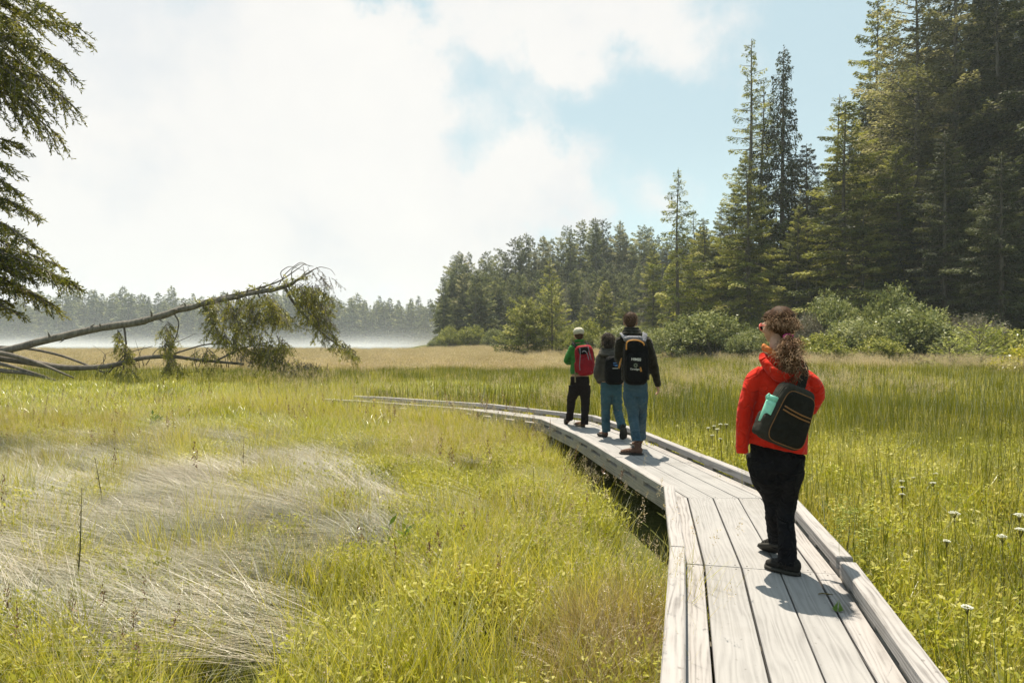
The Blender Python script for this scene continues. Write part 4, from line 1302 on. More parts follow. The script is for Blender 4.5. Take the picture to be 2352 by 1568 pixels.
for tip, z0, dep, dr, hg in [
    ((178, 60), 7.9, 0.2, 0.25, 0.5), ((150, 150), 7.6, -0.5, 0.35, 0.7), ((165, 240), 7.3, 0.0, 0.45, 0.9), ((140, 315), 7.2, 0.4, 0.6, 1.0), ((120, 20), 8.3, -0.6, 0.2, 0.5),
    ((90, 130), 7.6, 0.9, 0.4, 0.7), ((60, 60), 8.0, -1.0, 0.3, 0.6), ((100, 250), 7.2, -0.3, 0.5, 0.9), ((30, 170), 7.4, 0.5, 0.4, 0.8), ((130, 190), 7.5, 0.7, 0.4, 0.8), ((70, 200), 7.3, -0.8, 0.5, 0.8),
    ((48, 330), 5.7, 0.3, 0.3, 0.5), ((45, 440), 5.2, 0.0, 0.4, 0.6), ((20, 380), 5.4, -0.5, 0.3, 0.5),
    ((78, 490), 4.9, 0.2, 0.2, 0.4), ((72, 560), 4.5, -0.4, 0.3, 0.5), ((30, 530), 4.6, 0.6, 0.3, 0.5),
    ((178, 655), 4.0, 0.0, 0.25, 0.4), ((130, 605), 4.2, 0.4, 0.2, 0.4), ((125, 700), 3.6, 0.3, 0.35, 0.6), ((60, 640), 3.9, -0.5, 0.3, 0.5), ((90, 680), 3.7, 0.6, 0.35, 0.5), ((150, 640), 4.1, -0.3, 0.2, 0.4), ((40, 720), 3.3, 0.0, 0.3, 0.4), ((70, 610), 4.1, 0.8, 0.25, 0.4),
    ((20, 580), 4.3, 0.3, 0.2, 0.4), ((10, 690), 3.3, 0.2, 0.2, 0.4)]:
    bough(tip, z0, dep, dr, 0.9, hg)
for k in range(26):   # the rest of the crown, outside the picture: it shades and completes the tree
    a = random.uniform(pi * 0.5, pi * 1.5); z0 = random.uniform(2.5, 13)
    spray(mbw, acc, (0, 0, z0), (cos(a), sin(a), 0.25), 2.4 * (1.1 - z0 / 15), r, droop=0.4, tw=0.16, dens=0.45, hang=0.5, rad=0.03)
mbw.obj('trunk', e, M_BARK, True)
V, Q, tt = bake_spray(acc, r, 0.15, 4)
link('crown', mkmesh('crown', V, Q, tint=tt, mat=leafmat('mossy_needles', [(0, (0.04, 0.05, 0.01)), (0.5, (0.14, 0.145, 0.022)), (1, (0.34, 0.30, 0.05))], 0.3, 0.1)), e)

# ------------------------------------------------------------------ fallen spruce
r = np.random.default_rng(99)
DF = 27.5
f0 = at(-60, 822, DF)
e = empty('fallen_spruce', (f0[0], DF, gz(f0[0], DF)))
tag(e, 'fallen spruce with a long bare leaning trunk and green boughs hanging from its tip', 'fallen tree')
O3 = np.array([f0[0], DF, gz(f0[0], DF)])
def fp(px, py, dep=0.0): return np.array(at(px, py, DF + dep)) - O3
def poly(pts, n=24):
    P = np.array(pts, float); t_ = np.linspace(0, 1, len(P)); u = np.linspace(0, 1, n)
    out_ = np.stack([np.interp(u, t_, P[:, a]) for a in range(3)], 1)
    for _ in range(3):
        out_[1:-1] = (out_[:-2] + out_[1:-1] * 2 + out_[2:]) / 4
    return out_
K = DF / FPX
wood, limbs, acc, accm = MB(), MB(), [], []
main = poly([fp(-80, 826), fp(0, 808), (fp(100, 783)), fp(200, 757), fp(290, 746), fp(330, 738), fp(400, 715), fp(460, 700), fp(520, 686), fp(600, 670), fp(655, 660), fp(690, 640), fp(722, 618)], 40)
rad = np.interp(np.linspace(0, 1, 40), [0, 0.1, 0.35, 0.6, 0.8, 0.93, 1.0], [11, 9, 8, 6.4, 4.6, 3.0, 1.2]) * K
main[:, 2] += np.interp(np.linspace(0, 1, 40), [0, 1], [0, 0]); 
jit = r.normal(0, 0.02, main.shape); main[2:-2] += jit[2:-2]
wood.tube(main, rad * (1 + r.normal(0, 0.06, 40)), 12)
for k in range(34):   # stubs of broken boughs
    q = r.integers(3, 34); a = r.random() * 2 * pi
    d = np.array([r.uniform(-.1, .5), cos(a), sin(a)]); l = r.uniform(0.10, 0.42)
    wood.tube([main[q], main[q] + d * l * 0.6, main[q] + d * l + (0.1 * r.normal(), 0, 0)], [0.05, 0.035, 0.008], 5)
wood.tube(poly([fp(470, 692), fp(560, 672), fp(640, 648), fp(700, 606, 0.5)]), np.linspace(4, 0.8, 24) * K, 6)
def limb(pts, r0, r1, n=20): limbs.tube(poly(pts, n), np.linspace(r0, r1, n) * K, 6)
limb([fp(-60, 815, .6), fp(60, 830, .5), fp(150, 846, 0), fp(250, 842, 0), fp(330, 820, 0), fp(400, 818, 0), fp(470, 828), fp(560, 836)], 9, 3, 36)
limb([fp(-60, 800, -1), fp(40, 818, -1), fp(110, 842, -1), fp(170, 868, -1)], 7, 1.5)
limb([fp(-60, 822, -1), fp(30, 842, -1), fp(110, 866, -1)], 6, 1.5)
limb([fp(-60, 845, -1), fp(60, 856, -1), fp(140, 876, -1)], 7, 1.5)
limb([fp(-60, 795, 1), fp(60, 798, 1), fp(140, 815, .5), fp(200, 838, .3), fp(240, 856)], 4, 2)
limb([fp(285, 750), fp(290, 790), fp(283, 850)], 2.6, 1.8)
limb([fp(400, 720), fp(412, 740), fp(405, 775), fp(380, 820)], 1.8, 1)
limb([fp(335, 838), fp(360, 800), fp(420, 780), fp(450, 765)], 1.2, 0.5)
limb([fp(250, 855), fp(290, 810), fp(350, 795)], 1.8, 0.8)
limb([fp(400, 812), fp(470, 790), fp(540, 788), fp(590, 815)], 2.2, 1.0)
limb([fp(500, 826), fp(560, 798), fp(630, 783)], 2.6, 1.0)
limb([fp(655, 660), fp(675, 700, .3), fp(720, 745, .3), fp(750, 775, .3), fp(790, 800, .2), fp(815, 805, .2)], 3.5, 1)
limb([fp(660, 655), fp(690, 705, -.4), fp(735, 735, -.4)], 2, 0.8)
limb([fp(655, 655), fp(642, 625), fp(665, 610), fp(700, 622)], 1.3, 0.5)
limb([fp(672, 648), fp(668, 620), fp(690, 605), fp(720, 612)], 1.2, 0.5)
limb([fp(640, 655), fp(655, 628, .3), fp(690, 600, .3), fp(712, 612, .3)], 1.3, 0.6)
limb([fp(715, 622), fp(735, 612), fp(760, 618), fp(770, 632)], 1.1, 0.4)
limb([fp(600, 665), fp(625, 650), fp(640, 640)], 1.2, 0.4)
for k in range(20):
    px = r.uniform(230, 560); limb([fp(px, 838 + r.uniform(-12, 6)), fp(px + r.uniform(-12, 12), 815), fp(px + r.uniform(-25, 25), 795 + r.uniform(-15, 20))], 1.0, 0.3, 8)
# hanging green: columns and curtains
def curtain(x0, y0, x1, y1, wpx, n, tw=0.075, dep=0.5, hang=0.9, A=None):
    for k in range(int(n * 1.15)):
        f = r.random()
        p = fp(x0 + (x1 - x0) * f + r.normal(0, wpx * 0.5), y0 + (y1 - y0) * f, r.normal(0, dep))
        L = r.uniform(0.28, 0.68)
        spray(limbs, acc if A is None else A, p, (r.normal(0, 0.5), r.normal(0, 0.5), -r.uniform(0.4, 1.0)), L, r, droop=0.15, tw=tw, dens=1.0, hang=hang * 0.5, rad=0.010, lateral=0.42)
curtain(268, 755, 285, 805, 7, 20); curtain(285, 800, 300, 828, 8, 12)
curtain(382, 738, 388, 800, 9, 34); curtain(384, 800, 395, 835, 10, 16)
curtain(545, 665, 500, 690, 20, 10)
curtain(478, 690, 500, 760, 12, 40); curtain(490, 750, 560, 795, 14, 36)
curtain(520, 690, 560, 760, 18, 46); curtain(560, 670, 600, 740, 20, 40); curtain(600, 665, 640, 710, 16, 34)
curtain(600, 705, 650, 735, 20, 30); curtain(575, 760, 640, 800, 22, 44); curtain(590, 790, 650, 830, 26, 56); curtain(640, 770, 655, 790, 14, 16)
curtain(680, 650, 700, 690, 18, 30); curtain(700, 645, 735, 700, 22, 44); curtain(700, 700, 720, 740, 16, 24); curtain(735, 690, 750, 760, 14, 28)
curtain(720, 650, 765, 690, 14, 22); curtain(760, 760, 790, 795, 12, 16); curtain(800, 790, 812, 812, 9, 16); curtain(640, 700, 660, 730, 8, 8)
curtain(455, 795, 500, 825, 20, 12); curtain(230, 830, 300, 850, 25, 12, hang=0.3); curtain(400, 830, 470, 845, 20, 10); curtain(600, 825, 730, 838, 30, 26, hang=0.2)
curtain(640, 830, 750, 835, 25, 16, A=accm); curtain(700, 610, 750, 640, 20, 12, A=accm); curtain(740, 690, 760, 770, 15, 20, A=accm); curtain(500, 690, 640, 720, 20, 22, A=accm); curtain(540, 800, 600, 830, 20, 10, A=accm)
for k in range(26):   # moss and needles along the top of the trunk
    q = r.integers(22, 37)
    spray(limbs, acc, main[q] + (0, 0, rad[q] * 0.7), (r.normal(0, .6), r.normal(0, .6), 0.3), 0.3, r, droop=0.2, tw=0.12, dens=0.7, hang=0.2, rad=0.008)
wood.obj('trunk', e, barkmat('fallen_bark', (0.04, 0.034, 0.028), (0.22, 0.195, 0.165), 9.0), True)
limbs.obj('limb', e, barkmat('limb_bark', (0.05, 0.042, 0.035), (0.17, 0.145, 0.12), 6.0), True)
V, Q, tt = bake_spray(acc, r, 0.13, 4)
link('foliage', mkmesh('foliage', V, Q, tint=tt, mat=leafmat('fallen_needles', [(0, (0.06, 0.072, 0.012)), (0.5, (0.21, 0.205, 0.03)), (1, (0.46, 0.40, 0.075))], 0.35, 0.1)), e)
V, Q, tt = bake_spray(accm, r, 0.10, 3)
link('dry_twigs', mkmesh('dry_twigs', V, Q, tint=tt, mat=M_NTAN), e)
# ------------------------------------------------------------------ people
def Z1(x, y, D): return np.array(at((x / 3.9206 + 1380) / 1.1033, (y / 3.9206 + 780) / 1.1033, D))
def Z2(x, y, D): return np.array(at((x / 3.92 + 1800) / 1.1033, (y / 3.92 + 740) / 1.1033, D))
def Z3(x, y, D): return np.array(at((x / 4.127 + 1820) / 1.1033, (y / 4.127 + 1120) / 1.1033, D))

def ell(c, r, R=None, seg=20, rings=12, e=1.0):
    """ellipsoid; e below 1 squares it off (rounded box)"""
    V, Q, T = [], [], []
    def pw(v, k): return math.copysign(abs(v) ** k, v)
    for i_ in range(1, rings):
        ph = -pi / 2 + pi * i_ / rings
        for j_ in range(seg):
            th = 2 * pi * j_ / seg
            V.append((r[0] * pw(cos(ph), e) * pw(cos(th), e), r[1] * pw(cos(ph), e) * pw(sin(th), e), r[2] * pw(sin(ph), e)))
    n = len(V)
    V += [(0, 0, -r[2]), (0, 0, r[2])]
    for i_ in range(rings - 2):
        for j_ in range(seg):
            a = i_ * seg + j_; b = i_ * seg + (j_ + 1) % seg
            Q.append((a, b, b + seg, a + seg))
    for j_ in range(seg):
        T.append((n, (j_ + 1) % seg, j_))
        T.append((n + 1, (rings - 2) * seg + j_, (rings - 2) * seg + (j_ + 1) % seg))
    V = np.array(V, float)
    if R is not None: V = V @ np.array(R.to_3x3()).T
    return V + np.array(c), Q, T

def remesh(mb, voxel, it=3, fac=0.5):
    me = mb.mesh('tmp')
    o = link('tmp', me)
    md = o.modifiers.new('r', 'REMESH'); md.mode = 'VOXEL'; md.voxel_size = voxel; md.adaptivity = 0
    sm = o.modifiers.new('s', 'SMOOTH'); sm.factor = fac; sm.iterations = it
    bpy.context.view_layer.update()
    dg = bpy.context.evaluated_depsgraph_get()
    ev = o.evaluated_get(dg)
    m2 = bpy.data.meshes.new_from_object(ev, depsgraph=dg)
    bpy.data.objects.remove(o)
    bpy.data.meshes.remove(me)
    return m2

def wavef(P, k, seed, n=7, aniso=(1, 1, 1), ridge=True):
    r = np.random.default_rng(seed)
    f = np.zeros(len(P))
    Q = P + 0.025 * np.sin(P[:, [1, 2, 0]] * 23 + r.random(3) * 6)
    for _ in range(n):
        w_ = unit(1, r)[0] * np.array(aniso) * k * r.uniform(0.6, 1.5)
        s_ = np.sin(Q @ w_ + r.random() * 6.28)
        f += (1 - np.abs(s_) * 2) if ridge else s_
    return f / n

def fold(me, amp, k, seed, aniso=(1, 1, 1.6)):
    n = len(me.vertices)
    co = np.empty(n * 3, np.float32); me.vertices.foreach_get('co', co); co = co.reshape(-1, 3)
    no = np.empty(n * 3, np.float32); me.vertices.foreach_get('normal', no); no = no.reshape(-1, 3)
    d = amp * wavef(co, k, seed, aniso=aniso) + amp * 0.4 * wavef(co, k * 2.3, seed + 1, aniso=aniso)
    co = co + no * d[:, None]
    me.vertices.foreach_set('co', co.astype(np.float32).ravel())
    me.update()
    return me

def cloth(name, parent, mb, mat, voxel=0.011, it=4, amp=0.004, k=26, seed=1, aniso=(1, 1, 1.6)):
    me = remesh(mb, voxel, it)
    fold(me, amp, k, seed, aniso)
    me.materials.clear(); me.materials.append(mat)
    me.polygons.foreach_set('use_smooth', np.ones(len(me.polygons), bool))
    me.name = name
    return link(name, me, parent)

def fabric(name, col, col2=None, rough=0.9, sheen=0.2, bs=0.25, scale=350.0, vscale=9.0, spec=0.08, crease=1.0):
    m, t = newmat(name)
    tcx = t.n('ShaderNodeTexCoord')
    n1 = t.noise(tcx.outputs['Object'], scale, 2, 0.6)
    n2 = t.noise(tcx.outputs['Object'], vscale, 4, 0.6)
    col2 = col2 or [c * 1.35 for c in col]
    c = t.ramp(t.math('ADD', t.math('MULTIPLY', n1, 0.35), t.math('MULTIPLY', n2, 0.65)), [(0.33, col), (0.68, col2)])
    wn = t.noise(tcx.outputs['Object'], 5.0, 2, 0.5)
    wv_ = t.n('ShaderNodeVectorMath', {0: tcx.outputs['Object'], 1: t.n('ShaderNodeCombineXYZ', {0: wn, 1: wn, 2: t.math('MULTIPLY', wn, 0.6)}).outputs[0]}, operation='ADD').outputs[0]
    mpc = t.n('ShaderNodeMapping', {'Vector': wv_, 'Scale': (1.0, 1.0, 1.7)})
    big = t.noise(mpc.outputs[0], 4.5, 2, 0.45)
    rid = t.math('ABSOLUTE', t.math('SUBTRACT', big, 0.5))
    b0 = t.n('ShaderNodeBump', {'Strength': 0.9, 'Distance': 0.013 * crease, 'Height': t.math('POWER', t.math('MULTIPLY', rid, 4.0, clamp=True), 0.7)})
    b1 = t.n('ShaderNodeBump', {'Strength': bs, 'Distance': 0.002, 'Height': n1, 'Normal': b0.outputs[0]})
    p_ = principled(t, c, rough, None, spec=spec)
    p_.node.inputs['Sheen Weight'].default_value = sheen * 0.25
    t.link(b1.outputs[0], p_.node.inputs['Normal'])
    out(t, p_)
    return m
def plain(name, col, rough=0.6, spec=0.3, metal=0.0):
    m, t = newmat(name)
    tcx = t.n('ShaderNodeTexCoord')
    n1 = t.noise(tcx.outputs['Object'], 40.0, 3, 0.6)
    c = t.ramp(n1, [(0.3, [v * 0.85 for v in col]), (0.7, [min(1, v * 1.1) for v in col])])
    out(t, principled(t, c, rough, n1, 0.15, 0.002, spec=spec, metal=metal))
    return m

def skinmat():
    m, t = newmat('skin')
    tcx = t.n('ShaderNodeTexCoord')
    n1 = t.noise(tcx.outputs['Object'], 30.0, 4, 0.6)
    c = t.ramp(n1, [(0.3, (0.36, 0.20, 0.135)), (0.7, (0.47, 0.285, 0.20))])
    p = principled(t, c, 0.55, n1, 0.1, 0.002, spec=0.35)
    p.node.inputs['Subsurface Weight'].default_value = 0.12
    p.node.inputs['Subsurface Radius'].default_value = (0.02, 0.008, 0.004)
    out(t, p)
    return m
M_SKIN = skinmat()
M_RED = fabric('red_fleece_jacket', (0.46, 0.014, 0.006), (0.62, 0.028, 0.011), sheen=0.35, vscale=5.0)
M_ORANGE = fabric('orange_hood_lining', (0.42, 0.13, 0.035), (0.55, 0.20, 0.065))
M_BLACKT = fabric('black_trouser_cloth', (0.005, 0.005, 0.006), (0.013, 0.013, 0.015), sheen=0.0, crease=2.2)
M_BLACKG = fabric('faded_black_trouser_cloth', (0.008, 0.006, 0.006), (0.018, 0.014, 0.014), sheen=0.0)
M_JEAN = fabric('blue_jeans_denim', (0.020, 0.050, 0.078), (0.068, 0.112, 0.142), vscale=5.5, bs=0.3)
M_JEAN2 = fabric('pale_blue_jeans_denim', (0.018, 0.055, 0.078), (0.062, 0.115, 0.14), vscale=5.5, bs=0.3)
M_OLIVEJ = fabric('dark_olive_fleece', (0.012, 0.010, 0.006), (0.026, 0.022, 0.014), sheen=0.5)
M_GREYJ = fabric('grey_brown_fleece', (0.045, 0.039, 0.033), (0.085, 0.075, 0.063), sheen=0.3)
M_GREENJ = fabric('green_jacket_cloth', (0.022, 0.12, 0.022), (0.05, 0.19, 0.040), sheen=0.3)
M_CAP = fabric('cream_cap_cloth', (0.34, 0.32, 0.24), (0.50, 0.47, 0.38))
M_PACKB = fabric('black_pack_nylon', (0.003, 0.003, 0.003), (0.006, 0.006, 0.007), 0.7, 0.0)
M_PACKG = fabric('grey_pack_nylon', (0.13, 0.13, 0.15), (0.20, 0.20, 0.22), 0.6, 0.1)
M_PACKR = fabric('red_pack_nylon', (0.16, 0.006, 0.012), (0.30, 0.016, 0.025), 0.6, 0.0)
M_SLING = fabric('charcoal_sling_cloth', (0.026, 0.024, 0.019), (0.045, 0.042, 0.035), 0.75, 0.0)
M_SLINGD = fabric('dark_sling_cloth', (0.010, 0.010, 0.008), (0.020, 0.019, 0.016), 0.8, 0.0)
M_PIPE = plain('orange_piping', (0.55, 0.25, 0.05), 0.6)
M_PIPEB = plain('tan_zip_piping', (0.24, 0.11, 0.035), 0.6)
M_SHOEB = fabric('black_canvas_shoe', (0.012, 0.011, 0.010), (0.028, 0.025, 0.022), 0.7, 0.1)
M_SOLE = plain('dark_rubber_sole', (0.03, 0.027, 0.022), 0.8)
M_BOOT = fabric('brown_leather_boot', (0.075, 0.038, 0.026), (0.135, 0.075, 0.05), 0.6, 0.1)
M_MINT = plain('mint_bottle_paint', (0.24, 0.60, 0.46), 0.45, 0.4)
M_MINTD = plain('mint_bottle_cap', (0.20, 0.55, 0.43), 0.5, 0.4)
M_PINKG = plain('coral_glasses_frame', (0.80, 0.16, 0.13), 0.35, 0.5)
M_LENS = plain('dark_lens', (0.015, 0.015, 0.018), 0.1, 0.8)
M_MAG = plain('magenta_scrunchie', (0.42, 0.05, 0.17), 0.8)
M_WHITE = plain('white_print', (0.62, 0.62, 0.56), 0.7)
M_GREYP = plain('grey_green_print', (0.22, 0.25, 0.17), 0.7)
M_BLUEP = plain('blue_print', (0.05, 0.16, 0.38), 0.7)
M_EYE = plain('eye_white', (0.6, 0.58, 0.55), 0.3)

def hairmat(name, a, b, c):
    m, t = newmat(name)
    at_ = t.n('ShaderNodeAttribute', attribute_name='tint')
    tcx = t.n('ShaderNodeTexCoord')
    mp = t.n('ShaderNodeMapping', {'Vector': tcx.outputs['Object'], 'Scale': (1, 1, 0.3)})
    n1 = t.noise(mp.outputs[0], 140.0, 4, 0.7)
    v = t.math('ADD', t.math('MULTIPLY', at_.outputs['Fac'], 0.6), t.math('MULTIPLY', n1, 0.5))
    col = t.ramp(v, [(0.25, a), (0.55, b), (0.9, c)])
    out(t, principled(t, col, 0.6, n1, 0.6, 0.003, spec=0.10))
    return m
M_HAIRC = hairmat('curly_brown_hair', (0.040, 0.018, 0.008), (0.18, 0.092, 0.045), (0.62, 0.42, 0.27))
M_HAIRG = hairmat('grey_brown_hair', (0.014, 0.009, 0.007), (0.05, 0.035, 0.028), (0.22, 0.17, 0.14))
M_HAIRB = hairmat('short_brown_hair', (0.045, 0.026, 0.017), (0.13, 0.075, 0.048), (0.34, 0.23, 0.16))

def tb(mb, pts, rad, seg=14, n=None, up=None):
    P = np.array(pts, float)
    R = np.array(rad, float)
    if R.ndim == 1: R = np.stack([R, R], 1)
    n = n or (len(P) - 1) * 4 + 1
    t_ = np.linspace(0, 1, len(P)); u = np.linspace(0, 1, n)
    # catmull-like smoothing by repeated averaging of a dense polyline
    P2 = np.stack([np.interp(u, t_, P[:, a]) for a in range(3)], 1)
    R2 = np.stack([np.interp(u, t_, R[:, a]) for a in range(2)], 1)
    for _ in range(3):
        P2[1:-1] = (P2[:-2] + 2 * P2[1:-1] + P2[2:]) / 4
        R2[1:-1] = (R2[:-2] + 2 * R2[1:-1] + R2[2:]) / 4
    V, Q, T = tube(P2, R2, seg, True, up)
    mb.add(V, Q, T)

def hand(mb, wrist, d, side, s=1.0, curl=0.7, palm_n=None):
    """palm, five fingers bent and of different lengths, thumb from the side of the palm. d: pointing direction, side: thumb side"""
    d = np.array(d, float); d /= np.linalg.norm(d)
    sd_ = np.array(side, float); sd_ -= d * (sd_ @ d); sd_ /= np.linalg.norm(sd_)
    nn = np.cross(sd_, d)
    if palm_n is not None and nn @ np.array(palm_n) < 0: nn = -nn
    w0 = np.array(wrist, float)
    R = Matrix(((sd_[0], nn[0], d[0]), (sd_[1], nn[1], d[1]), (sd_[2], nn[2], d[2])))
    V, Q, T = ell(w0 + d * 0.052 * s, (0.040 * s, 0.016 * s, 0.052 * s), R, 14, 10, 0.8)
    mb.add(V, Q, T)
    mb.tube([w0 - d * 0.03 * s, w0 + d * 0.02 * s], [0.026 * s, 0.025 * s], 10)
    for k, (o_, l) in enumerate(((0.030, 0.070), (0.010, 0.078), (-0.010, 0.073), (-0.029, 0.058))):
        p = w0 + d * (0.090 if k < 3 else 0.083) * s + sd_ * o_ * s
        pts = [p - d * 0.02 * s, p]
        a = curl * (0.25 + 0.08 * k)
        for f in (0.42, 0.32, 0.26):
            p = p + (d * cos(a) + nn * sin(a)) * l * f * s
            pts.append(p); a += curl * 0.75
        mb.tube(pts, [0.0095 * s, 0.0095 * s, 0.0088 * s, 0.0080 * s, 0.0062 * s], 8)
    p = w0 + d * 0.025 * s + sd_ * 0.030 * s
    t1 = p + (sd_ * 0.6 + d * 0.7 + nn * 0.35) * 0.032 * s
    t2 = t1 + (sd_ * 0.25 + d * 0.85 + nn * 0.5) * 0.028 * s
    mb.tube([p, t1, t2, t2 + (d + nn * 0.7) * 0.014 * s], [0.013 * s, 0.012 * s, 0.0105 * s, 0.007 * s], 8)

def head(mb, c, yaw, s=1.0, pitch=0.0):
    """skull, jaw, nose, brow, lips and ears; faces +y turned by yaw"""
    R = Matrix.Rotation(yaw, 3, 'Z') @ Matrix.Rotation(pitch, 3, 'X')
    def L(p): return np.array(c) + np.array(R @ Vector([v * s for v in p]))
    def E(p, r, e=1.0): mb.add(*ell(L(p), [v * s for v in r], R, 18, 12, e))
    E((0, -0.012, 0.025), (0.075, 0.092, 0.088)); E((0, 0.022, -0.02), (0.066, 0.070, 0.085)); E((0, 0.040, -0.062), (0.046, 0.046, 0.042))
    E((0, 0.062, -0.085), (0.022, 0.020, 0.018)); E((0, 0.084, 0.018), (0.050, 0.012, 0.012)); E((0, 0.087, -0.055), (0.024, 0.009, 0.009), 0.9)
    mb.tube([L((0, 0.085, 0.012)), L((0, 0.100, -0.012)), L((0, 0.110, -0.028)), L((0, 0.088, -0.036))], [0.008 * s, 0.010 * s, 0.014 * s, 0.010 * s], 8)
    for q in (-1, 1):
        E((q * 0.077, -0.008, -0.012), (0.009, 0.018, 0.031)); E((q * 0.040, 0.062, -0.025), (0.022, 0.018, 0.022))
    return L, R

def eyes(parent, L, s=1.0):
    mb = MB()
    for q in (-1, 1): mb.add(*ell(L((q * 0.031, 0.078, -0.002)), (0.012 * s,) * 3, None, 12, 8))
    for q in (-1, 1): mb2 = None
    o = mb.obj('eyes', parent, M_EYE, True)

def shoe(parent, ankle, ground_toe, ground_heel, mat, s=1.0, boot=False, wid=0.048):
    """foot from heel to toe (both on the underside), upper and sole"""
    h = np.array(ground_heel, float); t_ = np.array(ground_toe, float)
    d = t_ - h; L = np.linalg.norm(d); d /= L
    up = np.array(ankle) - (h + d * L * 0.2); up -= d * (up @ d); up /= np.linalg.norm(up)
    sd_ = np.cross(d, up)
    def p(f, u_, v=0.0): return h + d * L * f + up * u_ + sd_ * v
    mb = MB()
    tb(mb, [p(0.06, 0.045), p(0.25, 0.048), p(0.55, 0.042), p(0.80, 0.034), p(0.95, 0.026)],
       [(wid * 0.72, 0.040), (wid * 0.85, 0.045), (wid * 1.0, 0.040), (wid * 0.95, 0.030), (wid * 0.55, 0.02)], 14, up=up)
    mb.add(*ell(p(0.14, 0.055), (0.036, 0.036, 0.05), None, 12, 8))
    hb = 0.15 if boot else 0.085
    tb(mb, [p(0.20, 0.05), np.array(p(0.20, 0.05)) * 0.4 + 0.6 * (np.array(ankle) if boot else p(0.2, hb)), (np.array(ankle) if boot else p(0.18, hb))], [0.040, 0.038, 0.042 if boot else 0.036], 12)
    o = cloth('boot' if boot else 'shoe', parent, mb, mat, 0.006, 3, 0.0012, 60, 3)
    mb = MB()
    n = 18; ring = []
    a = np.linspace(0, 2 * pi, n, endpoint=False)
    wprof = lambda f: wid * (0.80 + 0.35 * math.sin(min(1, f) * pi * 0.75)) * 1.04
    out_l = [p(0.0 + f * 1.03 - 0.015, 0, 0) + sd_ * wprof(f) * sqrt(max(0, 1 - (2 * f - 1) ** 6)) for f in np.linspace(0, 1, 12)]
    out_r = [p(0.0 + f * 1.03 - 0.015, 0, 0) - sd_ * wprof(f) * sqrt(max(0, 1 - (2 * f - 1) ** 6)) for f in np.linspace(1, 0, 12)][1:-1]
    ol = out_l + out_r; m_ = len(ol)
    V = [q_ + up * 0.001 for q_ in ol] + [q_ + up * 0.020 for q_ in ol] + [np.mean(ol, 0) + up * 0.001, np.mean(ol, 0) + up * 0.020]
    Q = [(i_, (i_ + 1) % m_, m_ + (i_ + 1) % m_, m_ + i_) for i_ in range(m_)]
    T = [(2 * m_, (i_ + 1) % m_, i_) for i_ in range(m_)] + [(2 * m_ + 1, m_ + i_, m_ + (i_ + 1) % m_) for i_ in range(m_)]
    mb.add(V, Q, T)
    mb.obj('sole', o, M_SOLE)
    return o

def strands(mb, roots, dirs, L, r, curl=0.012, turns=5, thick=0.0016, grav=0.4, pts=16, tint=(0, 1)):
    for P, d, l in zip(roots, dirs, L):
        d = d / np.linalg.norm(d)
        a = np.cross(d, (0.3, 0.2, 1)); a /= np.linalg.norm(a) + 1e-9
        b = np.cross(d, a)
        f = np.linspace(0, 1, pts)
        ph = r.random() * 6.28
        axis = P + np.outer(f * l, d) - np.outer(grav * l * f ** 2, (0, 0, 1))
        cr = curl * np.minimum(1, f * 4) * r.uniform(0.5, 1.3)
        tn = turns * r.uniform(0.7, 1.3)
        C = axis + np.outer(cr * np.cos(f * tn * 6.28 + ph), a) + np.outer(cr * np.sin(f * tn * 6.28 + ph), b)
        mb.tube(C, thick * (1 - 0.6 * f), 3, cap=False, tint=r.uniform(*tint))

def body_and_clothes(nm, J, mats, seed, head_c, yaw, hs=1.0, collar=None):
    """J: joints in metres relative to the person's empty"""
    pass

def textmesh(s_, size, extr=0.0006, font_bold=0.0):
    cu = bpy.data.curves.new('lettering', 'FONT')
    cu.body = s_; cu.size = size; cu.align_x = 'CENTER'; cu.align_y = 'CENTER'; cu.extrude = extr; cu.offset = font_bold
    o = bpy.data.objects.new('lettering', cu); COL.objects.link(o)
    dg = bpy.context.evaluated_depsgraph_get()
    me = bpy.data.meshes.new_from_object(o.evaluated_get(dg), depsgraph=dg)
    bpy.data.objects.remove(o)
    return me

class Fig:
    """a person: everything is given in world coordinates and stored relative to the empty at the feet"""
    def __init__(s, x, y, label):
        s.o = np.array((x, y, DECK))
        s.e = empty('person', (x, y, DECK))
        tag(s.e, label, 'person')
        s.Mi = s.e.matrix_world.inverted()
    def done(s, o):
        return o
def shift(mb, o):
    mb.V = [v - o for v in mb.V]
    return mb

# =========================================================== woman in the red jacket
D0 = 4.36
px0 = D0 / FPX
F = Fig(1.72, D0, 'person with curly brown ponytail in red hooded jacket and black trousers, nearest on the boardwalk'); E0 = F.e; o0 = F.o
def U(pt): return pt - o0
k_ = D0 / FPX / 1.1033 / 3.92          # metres per zoomed pixel
# joints
nk = U(Z2(668, 600, 4.36)); hd = U(Z2(668, 335, 4.40))
lsh, lel, lwr = U(Z2(420, 790, 4.36)), U(Z2(345, 1180, 4.36)), U(Z3(245, 60, 4.36))
rsh, rel, rwr = U(Z2(965, 805, 4.36)), U(Z2(1084, 975, 4.38)), U(Z2(1010, 1185, 4.50))
hipc = U(Z3(600, 120, 4.38))
rh, rk, ra = U(Z3(745, 180, 4.36)), U(Z3(700, 640, 4.44)), U(Z3(725, 1225, 4.34))
lh, lk, la = U(Z3(460, 180, 4.40)), U(Z3(580, 640, 4.52)), U(Z3(608, 1060, 4.68))
rheel = np.array((1.805, 4.27, DECK + 0.004)) - o0; rtoe = np.array((1.655, 4.46, DECK + 0.004)) - o0
lheel = np.array((1.812, 4.585, DECK + 0.075)) - o0; ltoe = np.array((1.755, 4.815, DECK + 0.004)) - o0
